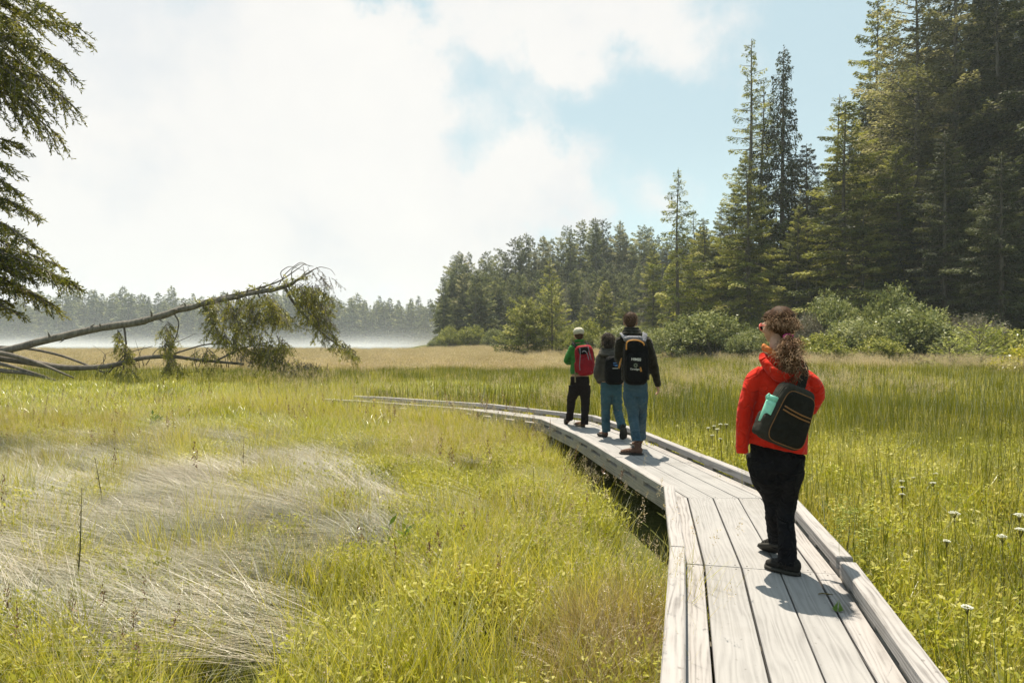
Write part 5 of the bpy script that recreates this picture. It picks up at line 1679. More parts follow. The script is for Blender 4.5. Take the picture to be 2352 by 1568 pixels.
# body under the clothes
mb = MB()
L_, R_ = head(mb, hd, radians(34), 1.0, radians(-4))
tb(mb, [nk + (0, 0, -0.08), nk, hd + (0.01, 0, -0.03)], [0.062, 0.052, 0.052])
tb(mb, [hipc + (0, 0, -0.08), hipc + (0, 0, 0.12), U(Z2(690, 1200, 4.36)), U(Z2(700, 850, 4.36)), nk + (0, 0, -0.03)], [(0.13, 0.085), (0.13, 0.085), (0.12, 0.085), (0.12, 0.075), (0.055, 0.05)], up=(0, 1, 0))
for a, b, c in ((lsh + (0.05, 0, -0.05), lel, lwr), (rsh + (-0.05, 0, -0.05), rel, rwr)): tb(mb, [a, b, c], [0.034, 0.032, 0.025])
for a, b, c in ((rh, rk, ra), (lh, lk, la)): tb(mb, [a, b, c + (0, 0, -0.02)], [0.055, 0.036, 0.026])
hand(mb, lwr + (0, 0, 0.075), (0.02, 0.12, -1), (0.2, 1, 0), 0.85, 0.8, palm_n=(1, 0, 0))
hand(mb, rwr, (-0.6, 0.7, -0.2), (0, 0.2, 1), 0.85, 0.7, palm_n=(0, -1, 0))
cloth('body', E0, mb, M_SKIN, 0.0065, 2, 0.0, 10, 1)
eyes(E0, L_, 1.0)
# trousers
mb = MB()
tb(mb, [hipc + (0, 0, 0.10), hipc + (0, 0, 0.0), hipc + (0, 0, -0.11)], [(0.160, 0.115), (0.168, 0.122), (0.145, 0.115)], 20, up=(0, 1, 0))
tb(mb, [rh + (0, 0, 0.03), rh + (0.0, 0, -0.10), rk + (0.01, 0, 0.06), rk + (0, 0, -0.05), ra * 0.5 + rk * 0.5, ra + (0, 0, 0.02), ra + (0.0, 0.0, -0.03)],
   [(0.10, 0.12), (0.090, 0.105), (0.072, 0.082), (0.061, 0.073), (0.057, 0.068), (0.058, 0.070), (0.068, 0.078)], 18, up=(0, 1, 0))
tb(mb, [lh + (0, 0, 0.03), lh + (0.0, 0, -0.10), lk + (0, 0, 0.06), lk + (0, 0, -0.05), la * 0.5 + lk * 0.5, la + (0, 0, 0.0)],
   [(0.10, 0.12), (0.092, 0.108), (0.070, 0.082), (0.060, 0.072), (0.056, 0.066), (0.056, 0.070)], 18, up=(0, 1, 0))
cloth('trousers', E0, mb, M_BLACKT, 0.009, 2, 0.010, 22, 5, (0.7, 0.7, 1.4))
# jacket
jt = MB()
tb(jt, [U(Z3(620, 70, 4.37)), U(Z2(690, 1440, 4.37)), U(Z2(700, 1230, 4.37)), U(Z2(705, 1000, 4.37)), U(Z2(705, 830, 4.37)), U(Z2(700, 740, 4.37)), U(Z2(680, 665, 4.36)), U(Z2(665, 600, 4.36))],
   [(0.190, 0.140), (0.184, 0.142), (0.172, 0.134), (0.170, 0.125), (0.180, 0.112), (0.150, 0.098), (0.100, 0.080), (0.062, 0.060)], 22, up=(0, 1, 0))
tb(jt, [lsh + (0.07, 0, 0.005), lsh + (0.012, 0, -0.035), lel * 0.5 + lsh * 0.5 + (0.0, 0, 0), lel, lel * 0.4 + lwr * 0.6, lwr, lwr + (0.004, 0, -0.035)],
   [0.050, 0.058, 0.057, 0.054, 0.049, 0.042, 0.045], 16)
tb(jt, [rsh + (-0.07, 0, 0.0), rsh + (-0.006, 0, -0.03), (rsh + rel) / 2 + (0.0, 0, -0.01), rel + (0.0, 0, -0.01), rel * 0.5 + rwr * 0.5, rwr], [0.050, 0.058, 0.052, 0.046, 0.044, 0.040], 16)
jk = cloth('jacket', E0, jt, M_RED, 0.0085, 2, 0.011, 18, 8, (0.8, 0.8, 1.0))
# waist cord channel and pocket seams as thin raised lines
# hood lying on the back
mb = MB()
hp = [(-0.110, -0.030, 0.035), (-0.118, -0.075, -0.02), (-0.080, -0.125, -0.085), (-0.01, -0.150, -0.125), (0.07, -0.135, -0.095), (0.115, -0.085, -0.02), (0.105, -0.03, 0.03)]
nb_ = nk + (0.0, 0.0, -0.04)
tb(mb, [nb_ + np.array(p) for p in hp], [(0.020, 0.026), (0.022, 0.036), (0.026, 0.046), (0.028, 0.054), (0.026, 0.046), (0.022, 0.036), (0.018, 0.024)], 14)
tb(mb, [nb_ + (-0.085, 0.03, 0.02), nb_ + (-0.07, -0.05, 0.0), nb_ + (0, -0.085, -0.03), nb_ + (0.07, -0.05, 0.0), nb_ + (0.08, 0.03, 0.02)], [0.026, 0.032, 0.036, 0.032, 0.026], 12)
cloth('hood', E0, mb, M_RED, 0.008, 2, 0.008, 26, 11)
mb = MB()
tb(mb, [nk + (-0.040, 0.075, 0.020), nk + (-0.088, 0.03, 0.040), nk + (-0.090, -0.030, 0.030), nk + (-0.045, -0.085, -0.015), nk + (0.02, -0.095, -0.03), nk + (0.075, -0.06, 0.0), nk + (0.088, 0.02, 0.03)],
   [(0.008, 0.018), (0.011, 0.024), (0.013, 0.026), (0.012, 0.022), (0.012, 0.02), (0.012, 0.02), (0.01, 0.02)], 12)
tb(mb, [nk + (-0.045, 0.08, 0.02), nk + (-0.078, 0.02, 0.022), nk + (-0.068, -0.035, 0.01), nk + (-0.02, -0.068, -0.02), nk + (0.05, -0.05, -0.01)], [0.018] * 5, 10)
cloth('hood_lining', E0, mb, M_ORANGE, 0.006, 2, 0.003, 40, 12)
# shoes
shoe(E0, ra, rtoe, rheel, M_SHOEB); shoe(E0, la, ltoe, lheel, M_SHOEB)
# hair
r = np.random.default_rng(5)
mb = MB()
def HL(p): return L_(p)
R3 = R_
mb.add(*ell(HL((0, -0.026, 0.030)), (0.092, 0.096, 0.098), R3, 24, 16)); mb.add(*ell(HL((0.0, -0.062, -0.030)), (0.070, 0.052, 0.062), R3, 18, 12))
mb.add(*ell(HL((0, 0.028, 0.060)), (0.076, 0.055, 0.050), R3, 18, 12))
hb = cloth('hair', E0, mb, M_HAIRC, 0.007, 2, 0.004, 60, 21, (1, 1, 1))
tail0 = U(Z2(775, 455, 4.27)); tail1 = U(Z2(780, 620, 4.215)); tail2 = U(Z2(840, 760, 4.22))
mb = MB()
# fine curls over the head
u = unit(1500, r); u[:, 2] = np.abs(u[:, 2]) * 1.1 - 0.45
keep = (u[:, 1] < 0.55) | (u[:, 2] > 0.25)
u = u[keep]
rootsl = u * np.array([0.093, 0.098, 0.099]) + np.array([0, -0.026, 0.030])
roots = np.array([HL(p) for p in rootsl]); 
outd = np.array([np.array(R3 @ Vector(p)) for p in u])
tow = tail0 - roots; tow /= np.linalg.norm(tow, axis=1, keepdims=True)
dirs = outd * r.uniform(0.15, 0.6, (len(u), 1)) + tow * 0.8 + r.normal(0, 0.2, outd.shape)
strands(mb, roots, dirs, r.uniform(0.025, 0.06, len(u)), r, 0.0060, 2.2, 0.0015, 0.1, 8)
fz = r.integers(0, len(u), 420)
strands(mb, roots[fz], outd[fz] * 1.0 + r.normal(0, 0.6, (420, 3)) + (0, 0, 0.2), r.uniform(0.02, 0.05, 420), r, 0.006, 2.0, 0.0008, 0.2, 9, (0.6, 1.0))
mb.obj('curls', hb, M_HAIRC, True)
mb = MB()
tb(mb, [tail0, tail0 * 0.5 + tail1 * 0.5, tail1, tail2 * 0.6 + tail1 * 0.4, tail2], [0.026, 0.05, 0.062, 0.052, 0.02], 14)
pt_ = cloth('ponytail', E0, mb, M_HAIRC, 0.007, 1, 0.010, 75, 31, (1, 1, 1))
mb = MB()
n = 620
f = r.random(n)
cen = np.stack([np.interp(f, [0, .3, .6, 1], [tail0[a], (tail0[a] + tail1[a]) / 2, tail1[a], tail2[a]]) for a in range(3)], 1)
rr = np.interp(f, [0, .3, .6, 1], [0.022, 0.045, 0.055, 0.03])
uu = unit(n, r); uu[:, 1] -= 0.3
roots = cen + uu * rr[:, None]
dirs = uu * 0.55 + np.array([0.05, 0, -0.9]) + r.normal(0, 0.5, (n, 3))
strands(mb, roots, dirs, r.uniform(0.045, 0.11, n), r, 0.0085, 2.6, 0.0021, 0.2, 16)
mb.obj('curls', pt_, M_HAIRC, True)
mb = MB()
c = tail0 + (0, 0.0, 0.006)
tb(mb, [c + (0.028 * cos(a), -0.004 + 0.012 * sin(a), 0.026 * sin(a) * 0.6) for a in np.linspace(0, 5.6, 9)], [0.011] * 9, 8)
cloth('scrunchie', pt_, mb, M_MAG, 0.005, 1, 0.002, 90, 33)
# sunglasses
mb = MB()
lens = MB()
for q in (-1, 1):
    ring = [HL((q * 0.034 + 0.027 * cos(a), 0.098 - abs(cos(a) * 0.5 + 0.5 * q * 0.6) * 0.008, 0.000 + 0.022 * sin(a))) for a in np.linspace(0, 2 * pi, 15)]
    mb.tube(ring, 0.0042, 6)
    lens.add(*ell(HL((q * 0.034, 0.095, 0)), (0.024, 0.003, 0.019), R3, 14, 8))
    mb.tube([HL((q * 0.061, 0.090, 0.006)), HL((q * 0.080, 0.055, 0.006)), HL((q * 0.083, 0.0, 0.004))], [0.0042, 0.0036, 0.003], 6)
mb.tube([HL((-0.010, 0.100, 0.004)), HL((0, 0.103, 0.006)), HL((0.010, 0.100, 0.004))], 0.003, 6)
g = mb.obj('sunglasses', E0, M_PINKG, True); lens.obj('lens', g, M_LENS, True)

# sling bag on her back
SB = empty('sling_bag', tuple(Z2(762, 1225, 4.15)))
tag(SB, 'charcoal sling bag with tan zip piping worn slantwise across the back of the red jacket', 'bag')
ob = np.array(SB.location)
Rb = Matrix.Rotation(radians(10), 3, 'Z') @ Matrix.Rotation(radians(4), 3, 'X') @ Matrix.Rotation(radians(21), 3, 'Y')
def BL(p): return np.array(Rb @ Vector(p))
def taper(V):
    # a little narrower towards the top
    Vi = V @ np.array(Rb)          # to bag frame (inverse rotation)
    Vi[:, 0] *= 1 - 0.18 * np.clip(Vi[:, 2] / 0.2, -0.6, 1)
    return Vi @ np.array(Rb).T
mb = MB()
V, Q, T = ell((0, 0, 0), (0.132, 0.058, 0.190), Rb, 32, 24, 0.30); mb.add(taper(V), Q, T)
bb = cloth('pouch', SB, mb, M_SLING, 0.007, 5, 0.0018, 30, 41, (1, 1, 1))
mb = MB()
V, Q, T = ell(BL((0.012, -0.050, -0.012)), (0.112, 0.024, 0.160), Rb, 32, 24, 0.32); mb.add(taper(V), Q, T)
fp_ = cloth('front_panel', SB, mb, M_SLINGD, 0.006, 4, 0.0012, 34, 42, (1, 1, 1))
def tp(x, y, z): 
    x2 = x * (1 - 0.18 * max(-0.6, min(1, z / 0.2)))
    return BL((x2, y, z))
mb = MB()
rim = []
for a in np.linspace(0, 2 * pi, 49):
    cx, cz = cos(a), sin(a)
    rim.append(tp(0.012 + 0.114 * math.copysign(abs(cx) ** 0.36, cx), -0.058, -0.012 + 0.162 * math.copysign(abs(cz) ** 0.36, cz)))
mb.tube(rim, 0.0026, 6)
mb.obj('zip_piping', SB, M_PIPEB, True)
for dz in (0.0, -0.022):
    mb = MB()
    mb.tube([tp(-0.088, -0.0735, 0.045 + dz), tp(-0.03, -0.0775, 0.036 + dz), tp(0.04, -0.0775, 0.030 + dz), tp(0.108, -0.0735, 0.030 + dz)], 0.0046, 6)
    mb.obj('pocket_zip', SB, M_PIPEB, True)
mb = MB()    # side pocket
V, Q, T = ell(BL((-0.122, 0.000, -0.100)), (0.046, 0.050, 0.078), Rb, 20, 14, 0.4); mb.add(V, Q, T)
cloth('side_pocket', SB, mb, M_SLING, 0.006, 3, 0.002, 40, 43)
mb = MB()    # strap over the right shoulder and round to the front
top = tp(0.03, 0.01, 0.185)
sh_ = U(Z2(915, 690, 4.34)) + o0 - ob
mid = (top + sh_) / 2 + (0.012, -0.02, 0.0)
stp = [top, mid, sh_ + (0, -0.05, -0.025), sh_ + (-0.005, 0.02, 0.012), sh_ + (-0.05, 0.10, -0.06)]
tb(mb, stp, [(0.034, 0.008), (0.030, 0.006), (0.026, 0.005), (0.024, 0.004), (0.024, 0.004)], 12, up=(0.25, -1, 0.3))
cloth('strap', SB, mb, M_SLINGD, 0.005, 2, 0.0008, 60, 44)
mb = MB()
bt = tp(-0.10, 0.02, -0.15)
tb(mb, [bt, bt + (-0.015, 0.04, 0.01), bt + (-0.01, 0.08, 0.02)], [(0.02, 0.005)] * 3, 10, up=(0, -1, 0))
cloth('strap', SB, mb, M_SLINGD, 0.005, 2, 0.0008, 60, 45)
mb = MB(); mb.box(tp(0.085, -0.030, 0.165), (0.030, 0.012, 0.022), Rb, bev=0.003)
mb.obj('buckle', SB, plain('blue_grey_buckle', (0.07, 0.12, 0.14), 0.4), False)
# water bottle in the side pocket
bo = tp(-0.124, -0.010, -0.095)
WB = empty('water_bottle', tuple(ob + bo))
tag(WB, 'small mint green water bottle with loop cap in the side pocket of the sling bag', 'bottle')
axb = BL((0.0, 0, 1))
axb = axb / np.linalg.norm(axb)
mb = MB(); mb.tube([axb * h for h in (0.0, 0.005, 0.125, 0.137, 0.142)], [0.030, 0.035, 0.035, 0.034, 0.030], 20)
mb.obj('flask', WB, M_MINT, True)
mb = MB(); mb.tube([axb * h for h in (0.142, 0.144, 0.170, 0.174)], [0.030, 0.034, 0.034, 0.030], 20)
cp_ = mb.obj('cap', WB, M_MINTD, True)
mb = MB(); mb.tube([axb * 0.168 + BL((-0.012, 0, 0)), axb * 0.176 + BL((-0.036, 0, 0)), axb * 0.158 + BL((-0.046, 0, 0)), axb * 0.138 + BL((-0.040, 0, 0))], 0.005, 8)
mb.obj('loop', cp_, M_MINTD, True)

# =========================================================== generic builder for the three ahead
def walker(label, x, D, J, mats, hs, yaw, seed, sleeve=(0.070, 0.055, 0.042), leg=(0.095, 0.075, 0.068), torso=None, hips=(0.165, 0.11), hands=(True, True), k=1.0, pitch=0.0, amp=0.009):
    F = Fig(x, D, label); o = F.o; e = F.e
    J = {a: (b - o) for a, b in J.items()}
    mb = MB()
    L, R = head(mb, J['head'], yaw, hs, pitch)
    tb(mb, [J['neck'] + (0, 0, -0.08), J['neck'], J['head'] + (0, 0, -0.04)], [0.065, 0.056, 0.056])
    tb(mb, [J['hip'] + (0, 0, -0.06), J['hip'] + (0, 0, 0.1), J['chest'], J['neck'] + (0, 0, -0.02)], [(0.14, 0.09), (0.14, 0.09), (0.16, 0.09), (0.06, 0.05)], up=(0, 1, 0))
    for s_ in 'lr':
        tb(mb, [J[s_ + 'sh'], J[s_ + 'el'], J[s_ + 'wr']], [0.042, 0.035, 0.026])
        tb(mb, [J[s_ + 'h'], J[s_ + 'k'], J[s_ + 'a']], [0.05, 0.036, 0.026])
    hand(mb, J['lwr'], J['lhd'] - J['lwr'], J['lth'] - J['lwr'], 0.95, 0.55, palm_n=(1, 0, 0))
    hand(mb, J['rwr'], J['rhd'] - J['rwr'], J['rth'] - J['rwr'], 1.0, 0.75, palm_n=(-1, 0, 0))
    cloth('body', e, mb, M_SKIN, 0.0075, 2, 0.0, 10, 1)
    eyes(e, L, hs)
    mb = MB()
    hx, hy = hips
    tb(mb, [J['hip'] + (0, 0, 0.10), J['hip'], J['hip'] + (0, 0, -0.10)], [(hx * 0.93, hy), (hx, hy * 1.08), (hx * 0.86, hy)], 20, up=(0, 1, 0))
    for s_ in 'lr':
        h, kn, an = J[s_ + 'h'], J[s_ + 'k'], J[s_ + 'a']
        tb(mb, [h + (0, 0, 0.02), h + (0, 0, -0.10), kn + (0, 0, 0.05), kn + (0, 0, -0.05), (kn + an) / 2, an],
           [(leg[0], leg[0] * 1.15), (leg[0], leg[0] * 1.1), (leg[1] * 1.02, leg[1] * 1.1), (leg[1] * 0.97, leg[1] * 1.05), (leg[2] * 0.98, leg[2] * 1.08), (leg[2], leg[2] * 1.1)], 16, up=(0, 1, 0))
    cloth('trousers', e, mb, mats['trousers'], 0.009, 2, 0.0095, 24, seed, (0.6, 0.6, 1.5))
    jt = MB()
    tx_ = torso
    tb(jt, [J['hem'] + (0, 0, -0.005), J['hem'] + (0, 0, 0.12), J['hip'] * 0.3 + J['chest'] * 0.7, J['chest'], J['chest'] * 0.35 + J['neck'] * 0.65 + (0, 0, -0.005), J['neck'] + (0, 0, -0.01)],
       [tx_[0], tx_[1], tx_[2], tx_[3], tx_[4], (0.068, 0.064)], 20, up=(0, 1, 0))
    a_, b_, c_ = sleeve
    for s_, sg in (('l', 1), ('r', -1)):
        sh, el_, wr = J[s_ + 'sh'], J[s_ + 'el'], J[s_ + 'wr']
        tb(jt, [sh + (sg * 0.06, 0, 0.015), sh, (sh + el_) / 2, el_, (el_ + wr) / 2, wr, wr * 1.05 - el_ * 0.05], [a_, a_ * 1.03, a_ * 0.9, b_, b_ * 0.93, c_, c_], 14)
    cloth('jacket', e, jt, mats['jacket'], 0.010, 3, amp, 24, seed + 1, (0.8, 0.8, 1.2))
    return e, J, L, R

# --- tall man in dark olive fleece
DT = 8.93
kz = DT / FPX / 1.1033 / 3.9206
def T1(x, y, d=0.0): return Z1(x, y, DT + d)
J = dict(head=T1(852, 140, 0.03), neck=T1(862, 235, 0), chest=T1(888, 380, 0), hip=T1(903, 800, 0), hem=T1(903, 715, 0),
         lsh=T1(750, 330), lel=T1(735, 505, 0.02), lwr=T1(790, 540, 0.30), lhd=T1(820, 520, 0.36), lth=T1(790, 500, 0.34),
         rsh=T1(1020, 335), rel=T1(1078, 545, -0.04), rwr=T1(1126, 765, 0.02), rhd=T1(1132, 830, 0.06), rth=T1(1126, 790, 0.14),
         lh=T1(850, 850, 0), lk=T1(878, 1050, 0.02), la=T1(912, 1325, -0.05), rh=T1(955, 850, 0), rk=T1(962, 1040, 0.16), ra=T1(962, 1290, 0.45))
xT = 1.62
e, J, L_, R_ = walker('tall person in dark olive fleece and blue jeans with a big black backpack', xT, DT, J,
    dict(trousers=M_JEAN, jacket=M_OLIVEJ), 1.08, radians(-8), 60, sleeve=(0.075, 0.066, 0.046), leg=(0.098, 0.078, 0.066),
    torso=[(0.188, 0.125), (0.185, 0.125), (0.182, 0.125), (0.195, 0.118), (0.135, 0.095)], hips=(0.168, 0.12))
oT = np.array(e.location)
def G(x, y): return np.array((x, y, DECK))
shoe(e, J['la'], G(1.405, 8.93) - oT + (0, 0, 0.004), G(1.70, 8.84) - oT + (0, 0, 0.004), M_BOOT, boot=True, wid=0.052)
shoe(e, J['ra'], G(1.70, 9.62) - oT + (0, 0, 0.004), G(1.73, 9.33) - oT + (0, 0, 0.004), M_BOOT, boot=True, wid=0.052)
mb = MB(); s = 1.08
mb.add(*ell(L_((0, -0.020, 0.034)), (0.083 * s, 0.094 * s, 0.090 * s), R_, 22, 14)); mb.add(*ell(L_((0, -0.062, -0.02)), (0.062 * s, 0.040 * s, 0.055 * s), R_, 16, 10))
h_ = cloth('hair', e, mb, M_HAIRB, 0.007, 2, 0.003, 90, 61, (1, 1, 1))
r = np.random.default_rng(6); mb = MB()
u = unit(700, r); u = u[(u[:, 2] > -0.35) & ((u[:, 1] < 0.5) | (u[:, 2] > 0.5))]
roots = np.array([L_(p) for p in u * np.array([0.082, 0.093, 0.089]) + np.array([0, -0.020, 0.034])])
strands(mb, roots, np.array([np.array(R_ @ Vector(p)) for p in u]) * 0.5 + r.normal(0, 0.3, u.shape) + (0, -0.3, -0.5), np.full(len(u), 0.022), r, 0.001, 1, 0.0014, 0.1, 4)
mb.obj('locks', h_, M_HAIRB, True)
mb = MB(); nk_ = J['neck']
for zz, rr_, yy in ((0.045, 0.085, -0.005), (0.012, 0.105, -0.02), (-0.022, 0.120, -0.03)):
    tb(mb, [nk_ + (rr_ * cos(a), yy + rr_ * 0.85 * sin(a), zz + 0.02 * sin(a) * -1 - 0.02 + 0.010 * cos(a * 2)) for a in np.linspace(-0.6 - pi / 2 - 1.6, -pi / 2 + 2.2, 13)], [0.021] * 13, 10)
cloth('hood', e, mb, M_OLIVEJ, 0.007, 1, 0.003, 45, 63)

def pack_box(root, c, r_, R, mat, name, e_=0.4, vox=0.008, amp=0.002, seed=1):
    mb = MB(); mb.add(*ell(c, r_, R, 28, 20, e_))
    return cloth(name, root, mb, mat, vox, 3, amp, 30, seed, (1, 1, 1))

PK = empty('backpack', tuple(T1(905, 520, -0.22)))
tag(PK, 'black backpack with orange zip piping and white lettering on the tall walker', 'backpack')
op = np.array(PK.location)
def K1(x, y, d=-0.22): return T1(x, y, d) - op
pack_box(PK, K1(905, 545), (118 * kz, 0.105, 215 * kz), None, M_PACKB, 'pack_body', 0.42, seed=71)
pack_box(PK, K1(905, 590, -0.31), (95 * kz, 0.04, 135 * kz), None, M_PACKB, 'front_pocket', 0.45, seed=72)
pack_box(PK, K1(880, 310, -0.20), (92 * kz, 0.085, 34 * kz), None, M_PACKG, 'top_flap', 0.6, seed=73)
mb = MB(); mb.tube(poly([K1(812, 415, -0.325), K1(812, 360, -0.33), K1(822, 332, -0.335), K1(860, 320, -0.34), K1(905, 318, -0.34), K1(950, 328, -0.34), K1(985, 350, -0.33), K1(990, 372, -0.325)], 26), 0.0085, 8)
mb.obj('zip_piping', PK, M_PIPE, True)
for p in ([K1(765, 500, -0.12), K1(752, 545, -0.14), K1(738, 600, -0.16)], [K1(1013, 488, -0.22), K1(1003, 512, -0.24)], [K1(952, 588, -0.355), K1(960, 632, -0.355)]):
    mb = MB(); mb.tube(p, [0.008] + [0.012] * (len(p) - 1), 6); mb.obj('pull_tab', PK, M_PIPE, True)
for sx in (-1, 1):
    a = K1(905 + sx * 78, 330, -0.16); b = K1(885 + sx * 112, 262, -0.06); c = K1(882 + sx * 112, 262, 0.06); d = K1(885 + sx * 105, 330, 0.15)
    mb = MB(); tb(mb, [a, b + (0, -0.02, 0.0), b + (0, 0.03, 0.02), c, d, K1(885 + sx * 110, 460, 0.16), K1(885 + sx * 130, 560, 0.05)], [(0.036, 0.008)] * 5 + [(0.02, 0.005)] * 2, 10, up=(0.1 * sx, -1, 0.5))
    cloth('shoulder_strap', PK, mb, M_PACKG, 0.006, 1, 0.001, 60, 74)
def decal(root, me, c, mat, name, tilt=0.0):
    me.materials.clear(); me.materials.append(mat)
    o = link(name, me, root)
    o.location = tuple(c); o.rotation_euler = (radians(90), radians(tilt), 0)
    return o
decal(PK, textmesh('HIMSS', 0.046, 0.001, 0.0012), K1(910, 512, -0.352), M_WHITE, 'lettering', 4)
decal(PK, textmesh('Caradigm', 0.031, 0.001, 0.0004), K1(898, 608, -0.352), M_WHITE, 'lettering', 3)
mb = MB()
cc = K1(905, 570, -0.354)
for k in range(14):
    a = 2 * pi * k / 14 + 0.1
    r0, r1 = 0.012, (0.034 if k % 2 else 0.027)
    dv = np.array([cos(a), 0, sin(a)]); sv = np.array([-sin(a), 0, cos(a)])
    mb.add([cc + dv * r0 - sv * 0.005, cc + dv * r1 - sv * 0.001, cc + dv * r1 + sv * 0.001, cc + dv * r0 + sv * 0.005], [(0, 1, 2, 3)])
for k in range(12):
    a, b = 2 * pi * k / 12, 2 * pi * (k + 1) / 12
    mb.add([cc + (0.011 * cos(a), 0, 0.011 * sin(a)), cc + (0.018 * cos(a), 0, 0.018 * sin(a)), cc + (0.018 * cos(b), 0, 0.018 * sin(b)), cc + (0.011 * cos(b), 0, 0.011 * sin(b))], [(0, 1, 2, 3)])
mb.obj('starburst_emblem', PK, M_GREYP)

# --- shorter woman with grey-brown hair
DW = 10.42
kz = DW / FPX / 1.1033 / 3.9206
def T2(x, y, d=0.0): return Z1(x, y, DW + d)
J = dict(head=T2(620, 325, 0.02), neck=T2(628, 420, 0), chest=T2(648, 530, 0), hip=T2(663, 800, 0), hem=T2(655, 725, 0),
         lsh=T2(552, 490), lel=T2(522, 640, -0.03), lwr=T2(545, 735, 0.10), lhd=T2(575, 765, 0.16), lth=T2(570, 730, 0.16),
         rsh=T2(745, 490), rel=T2(775, 640, 0), rwr=T2(770, 720, 0.2), rhd=T2(765, 745, 0.28), rth=T2(750, 715, 0.25),
         lh=T2(612, 850, 0), lk=T2(607, 1010, 0.06), la=T2(612, 1225, 0.12), rh=T2(715, 850, 0), rk=T2(728, 1010, 0.05), ra=T2(768, 1185, -0.22))
xW = 1.49
e, J, L_, R_ = walker('shorter person in grey-brown hooded fleece and blue jeans beside the tall one', xW, DW, J,
    dict(trousers=M_JEAN2, jacket=M_GREYJ), 1.0, radians(25), 80, sleeve=(0.070, 0.064, 0.045), leg=(0.090, 0.075, 0.072),
    torso=[(0.190, 0.135), (0.185, 0.13), (0.175, 0.12), (0.170, 0.11), (0.12, 0.09)], hips=(0.172, 0.12))
oW = np.array(e.location)
shoe(e, J['la'], G(1.335, 10.62) - oW + (0, 0, 0.004), G(1.43, 10.46) - oW + (0, 0, 0.004), M_BOOT, wid=0.046)
sb = Z1(785, 1318, 10.16) - oW; sh_ = Z1(788, 1195, 10.02) - oW
sb[2] = max(sb[2], 0.006)
shoe(e, J['ra'] + (0, 0.10, 0.0), sb + (0, 0.03, 0), sh_, M_SHOEB, wid=0.048)
mb = MB()
mb.add(*ell(L_((0, -0.020, 0.030)), (0.094, 0.100, 0.098), R_, 22, 14)); mb.add(*ell(L_((0, -0.050, -0.060)), (0.088, 0.060, 0.085), R_, 16, 10))
h_ = cloth('hair', e, mb, M_HAIRG, 0.007, 1, 0.010, 60, 81, (1, 1, 1))
r = np.random.default_rng(9); mb = MB()
u = unit(700, r); u = u[(u[:, 2] > -0.9) & ((u[:, 1] < 0.4) | (u[:, 2] > 0.5))]
roots = np.array([L_(p) for p in u * np.array([0.092, 0.098, 0.11]) + np.array([0, -0.025, 0.010])])
strands(mb, roots, np.array([np.array(R_ @ Vector(p)) for p in u]) * 0.5 + r.normal(0, 0.3, u.shape) + (0, -0.1, -0.9), r.uniform(0.04, 0.10, len(u)), r, 0.008, 1.6, 0.0022, 0.1, 9)
mb.obj('locks', h_, M_HAIRG, True)
mb = MB(); nk_ = J['neck']
for zz, rr_, yy in ((0.02, 0.095, -0.01), (-0.02, 0.118, -0.03), (-0.055, 0.13, -0.045)):
    tb(mb, [nk_ + (rr_ * cos(a), yy + rr_ * 0.8 * sin(a), zz - 0.01 + 0.012 * cos(a * 2)) for a in np.linspace(-pi / 2 - 2.2, -pi / 2 + 2.2, 13)], [0.026] * 13, 10)
cloth('hood', e, mb, M_GREYJ, 0.007, 1, 0.004, 45, 83)
PK = empty('backpack', tuple(T2(690, 610, -0.2)))
tag(PK, 'plain black backpack with a blue and white mark on the grey-hooded walker', 'backpack')
op = np.array(PK.location)
def K2(x, y, d=-0.2): return T2(x, y, d) - op
pack_box(PK, K2(692, 620), (92 * kz, 0.10, 140 * kz), None, M_PACKB, 'pack_body', 0.42, seed=91)
pack_box(PK, K2(692, 665, -0.28), (76 * kz, 0.045, 85 * kz), None, M_PACKB, 'front_pocket', 0.45, seed=92)
for sx in (-1, 1):
    mb = MB(); tb(mb, [K2(680 + sx * 60, 510, -0.14), K2(660 + sx * 72, 455, -0.06), K2(655 + sx * 72, 452, 0.05), K2(655 + sx * 70, 540, 0.12), K2(665 + sx * 85, 640, 0.05)], [(0.032, 0.007)] * 5, 10, up=(0, -1, 0.5))
    cloth('shoulder_strap', PK, mb, M_PACKB, 0.006, 1, 0.001, 60, 94)
mb = MB()
mb.box(K2(700, 548, -0.315), (0.052, 0.004, 0.012), None); mb.box(K2(712, 572, -0.322), (0.042, 0.004, 0.020), None); mb.box(K2(690, 566, -0.320), (0.016, 0.004, 0.010), None)
mb.obj('blue_mark', PK, M_BLUEP)
mb = MB(); mb.box(K2(702, 600, -0.327), (0.080, 0.004, 0.008), None); mb.obj('white_mark', PK, M_WHITE)
mb = MB(); mb.tube([K2(712, 757, -0.14), K2(740, 756, -0.14), K2(765, 750, -0.13)], 0.006, 6); mb.obj('belt_strap', PK, plain('yellow_green_web', (0.3, 0.33, 0.08)), True)

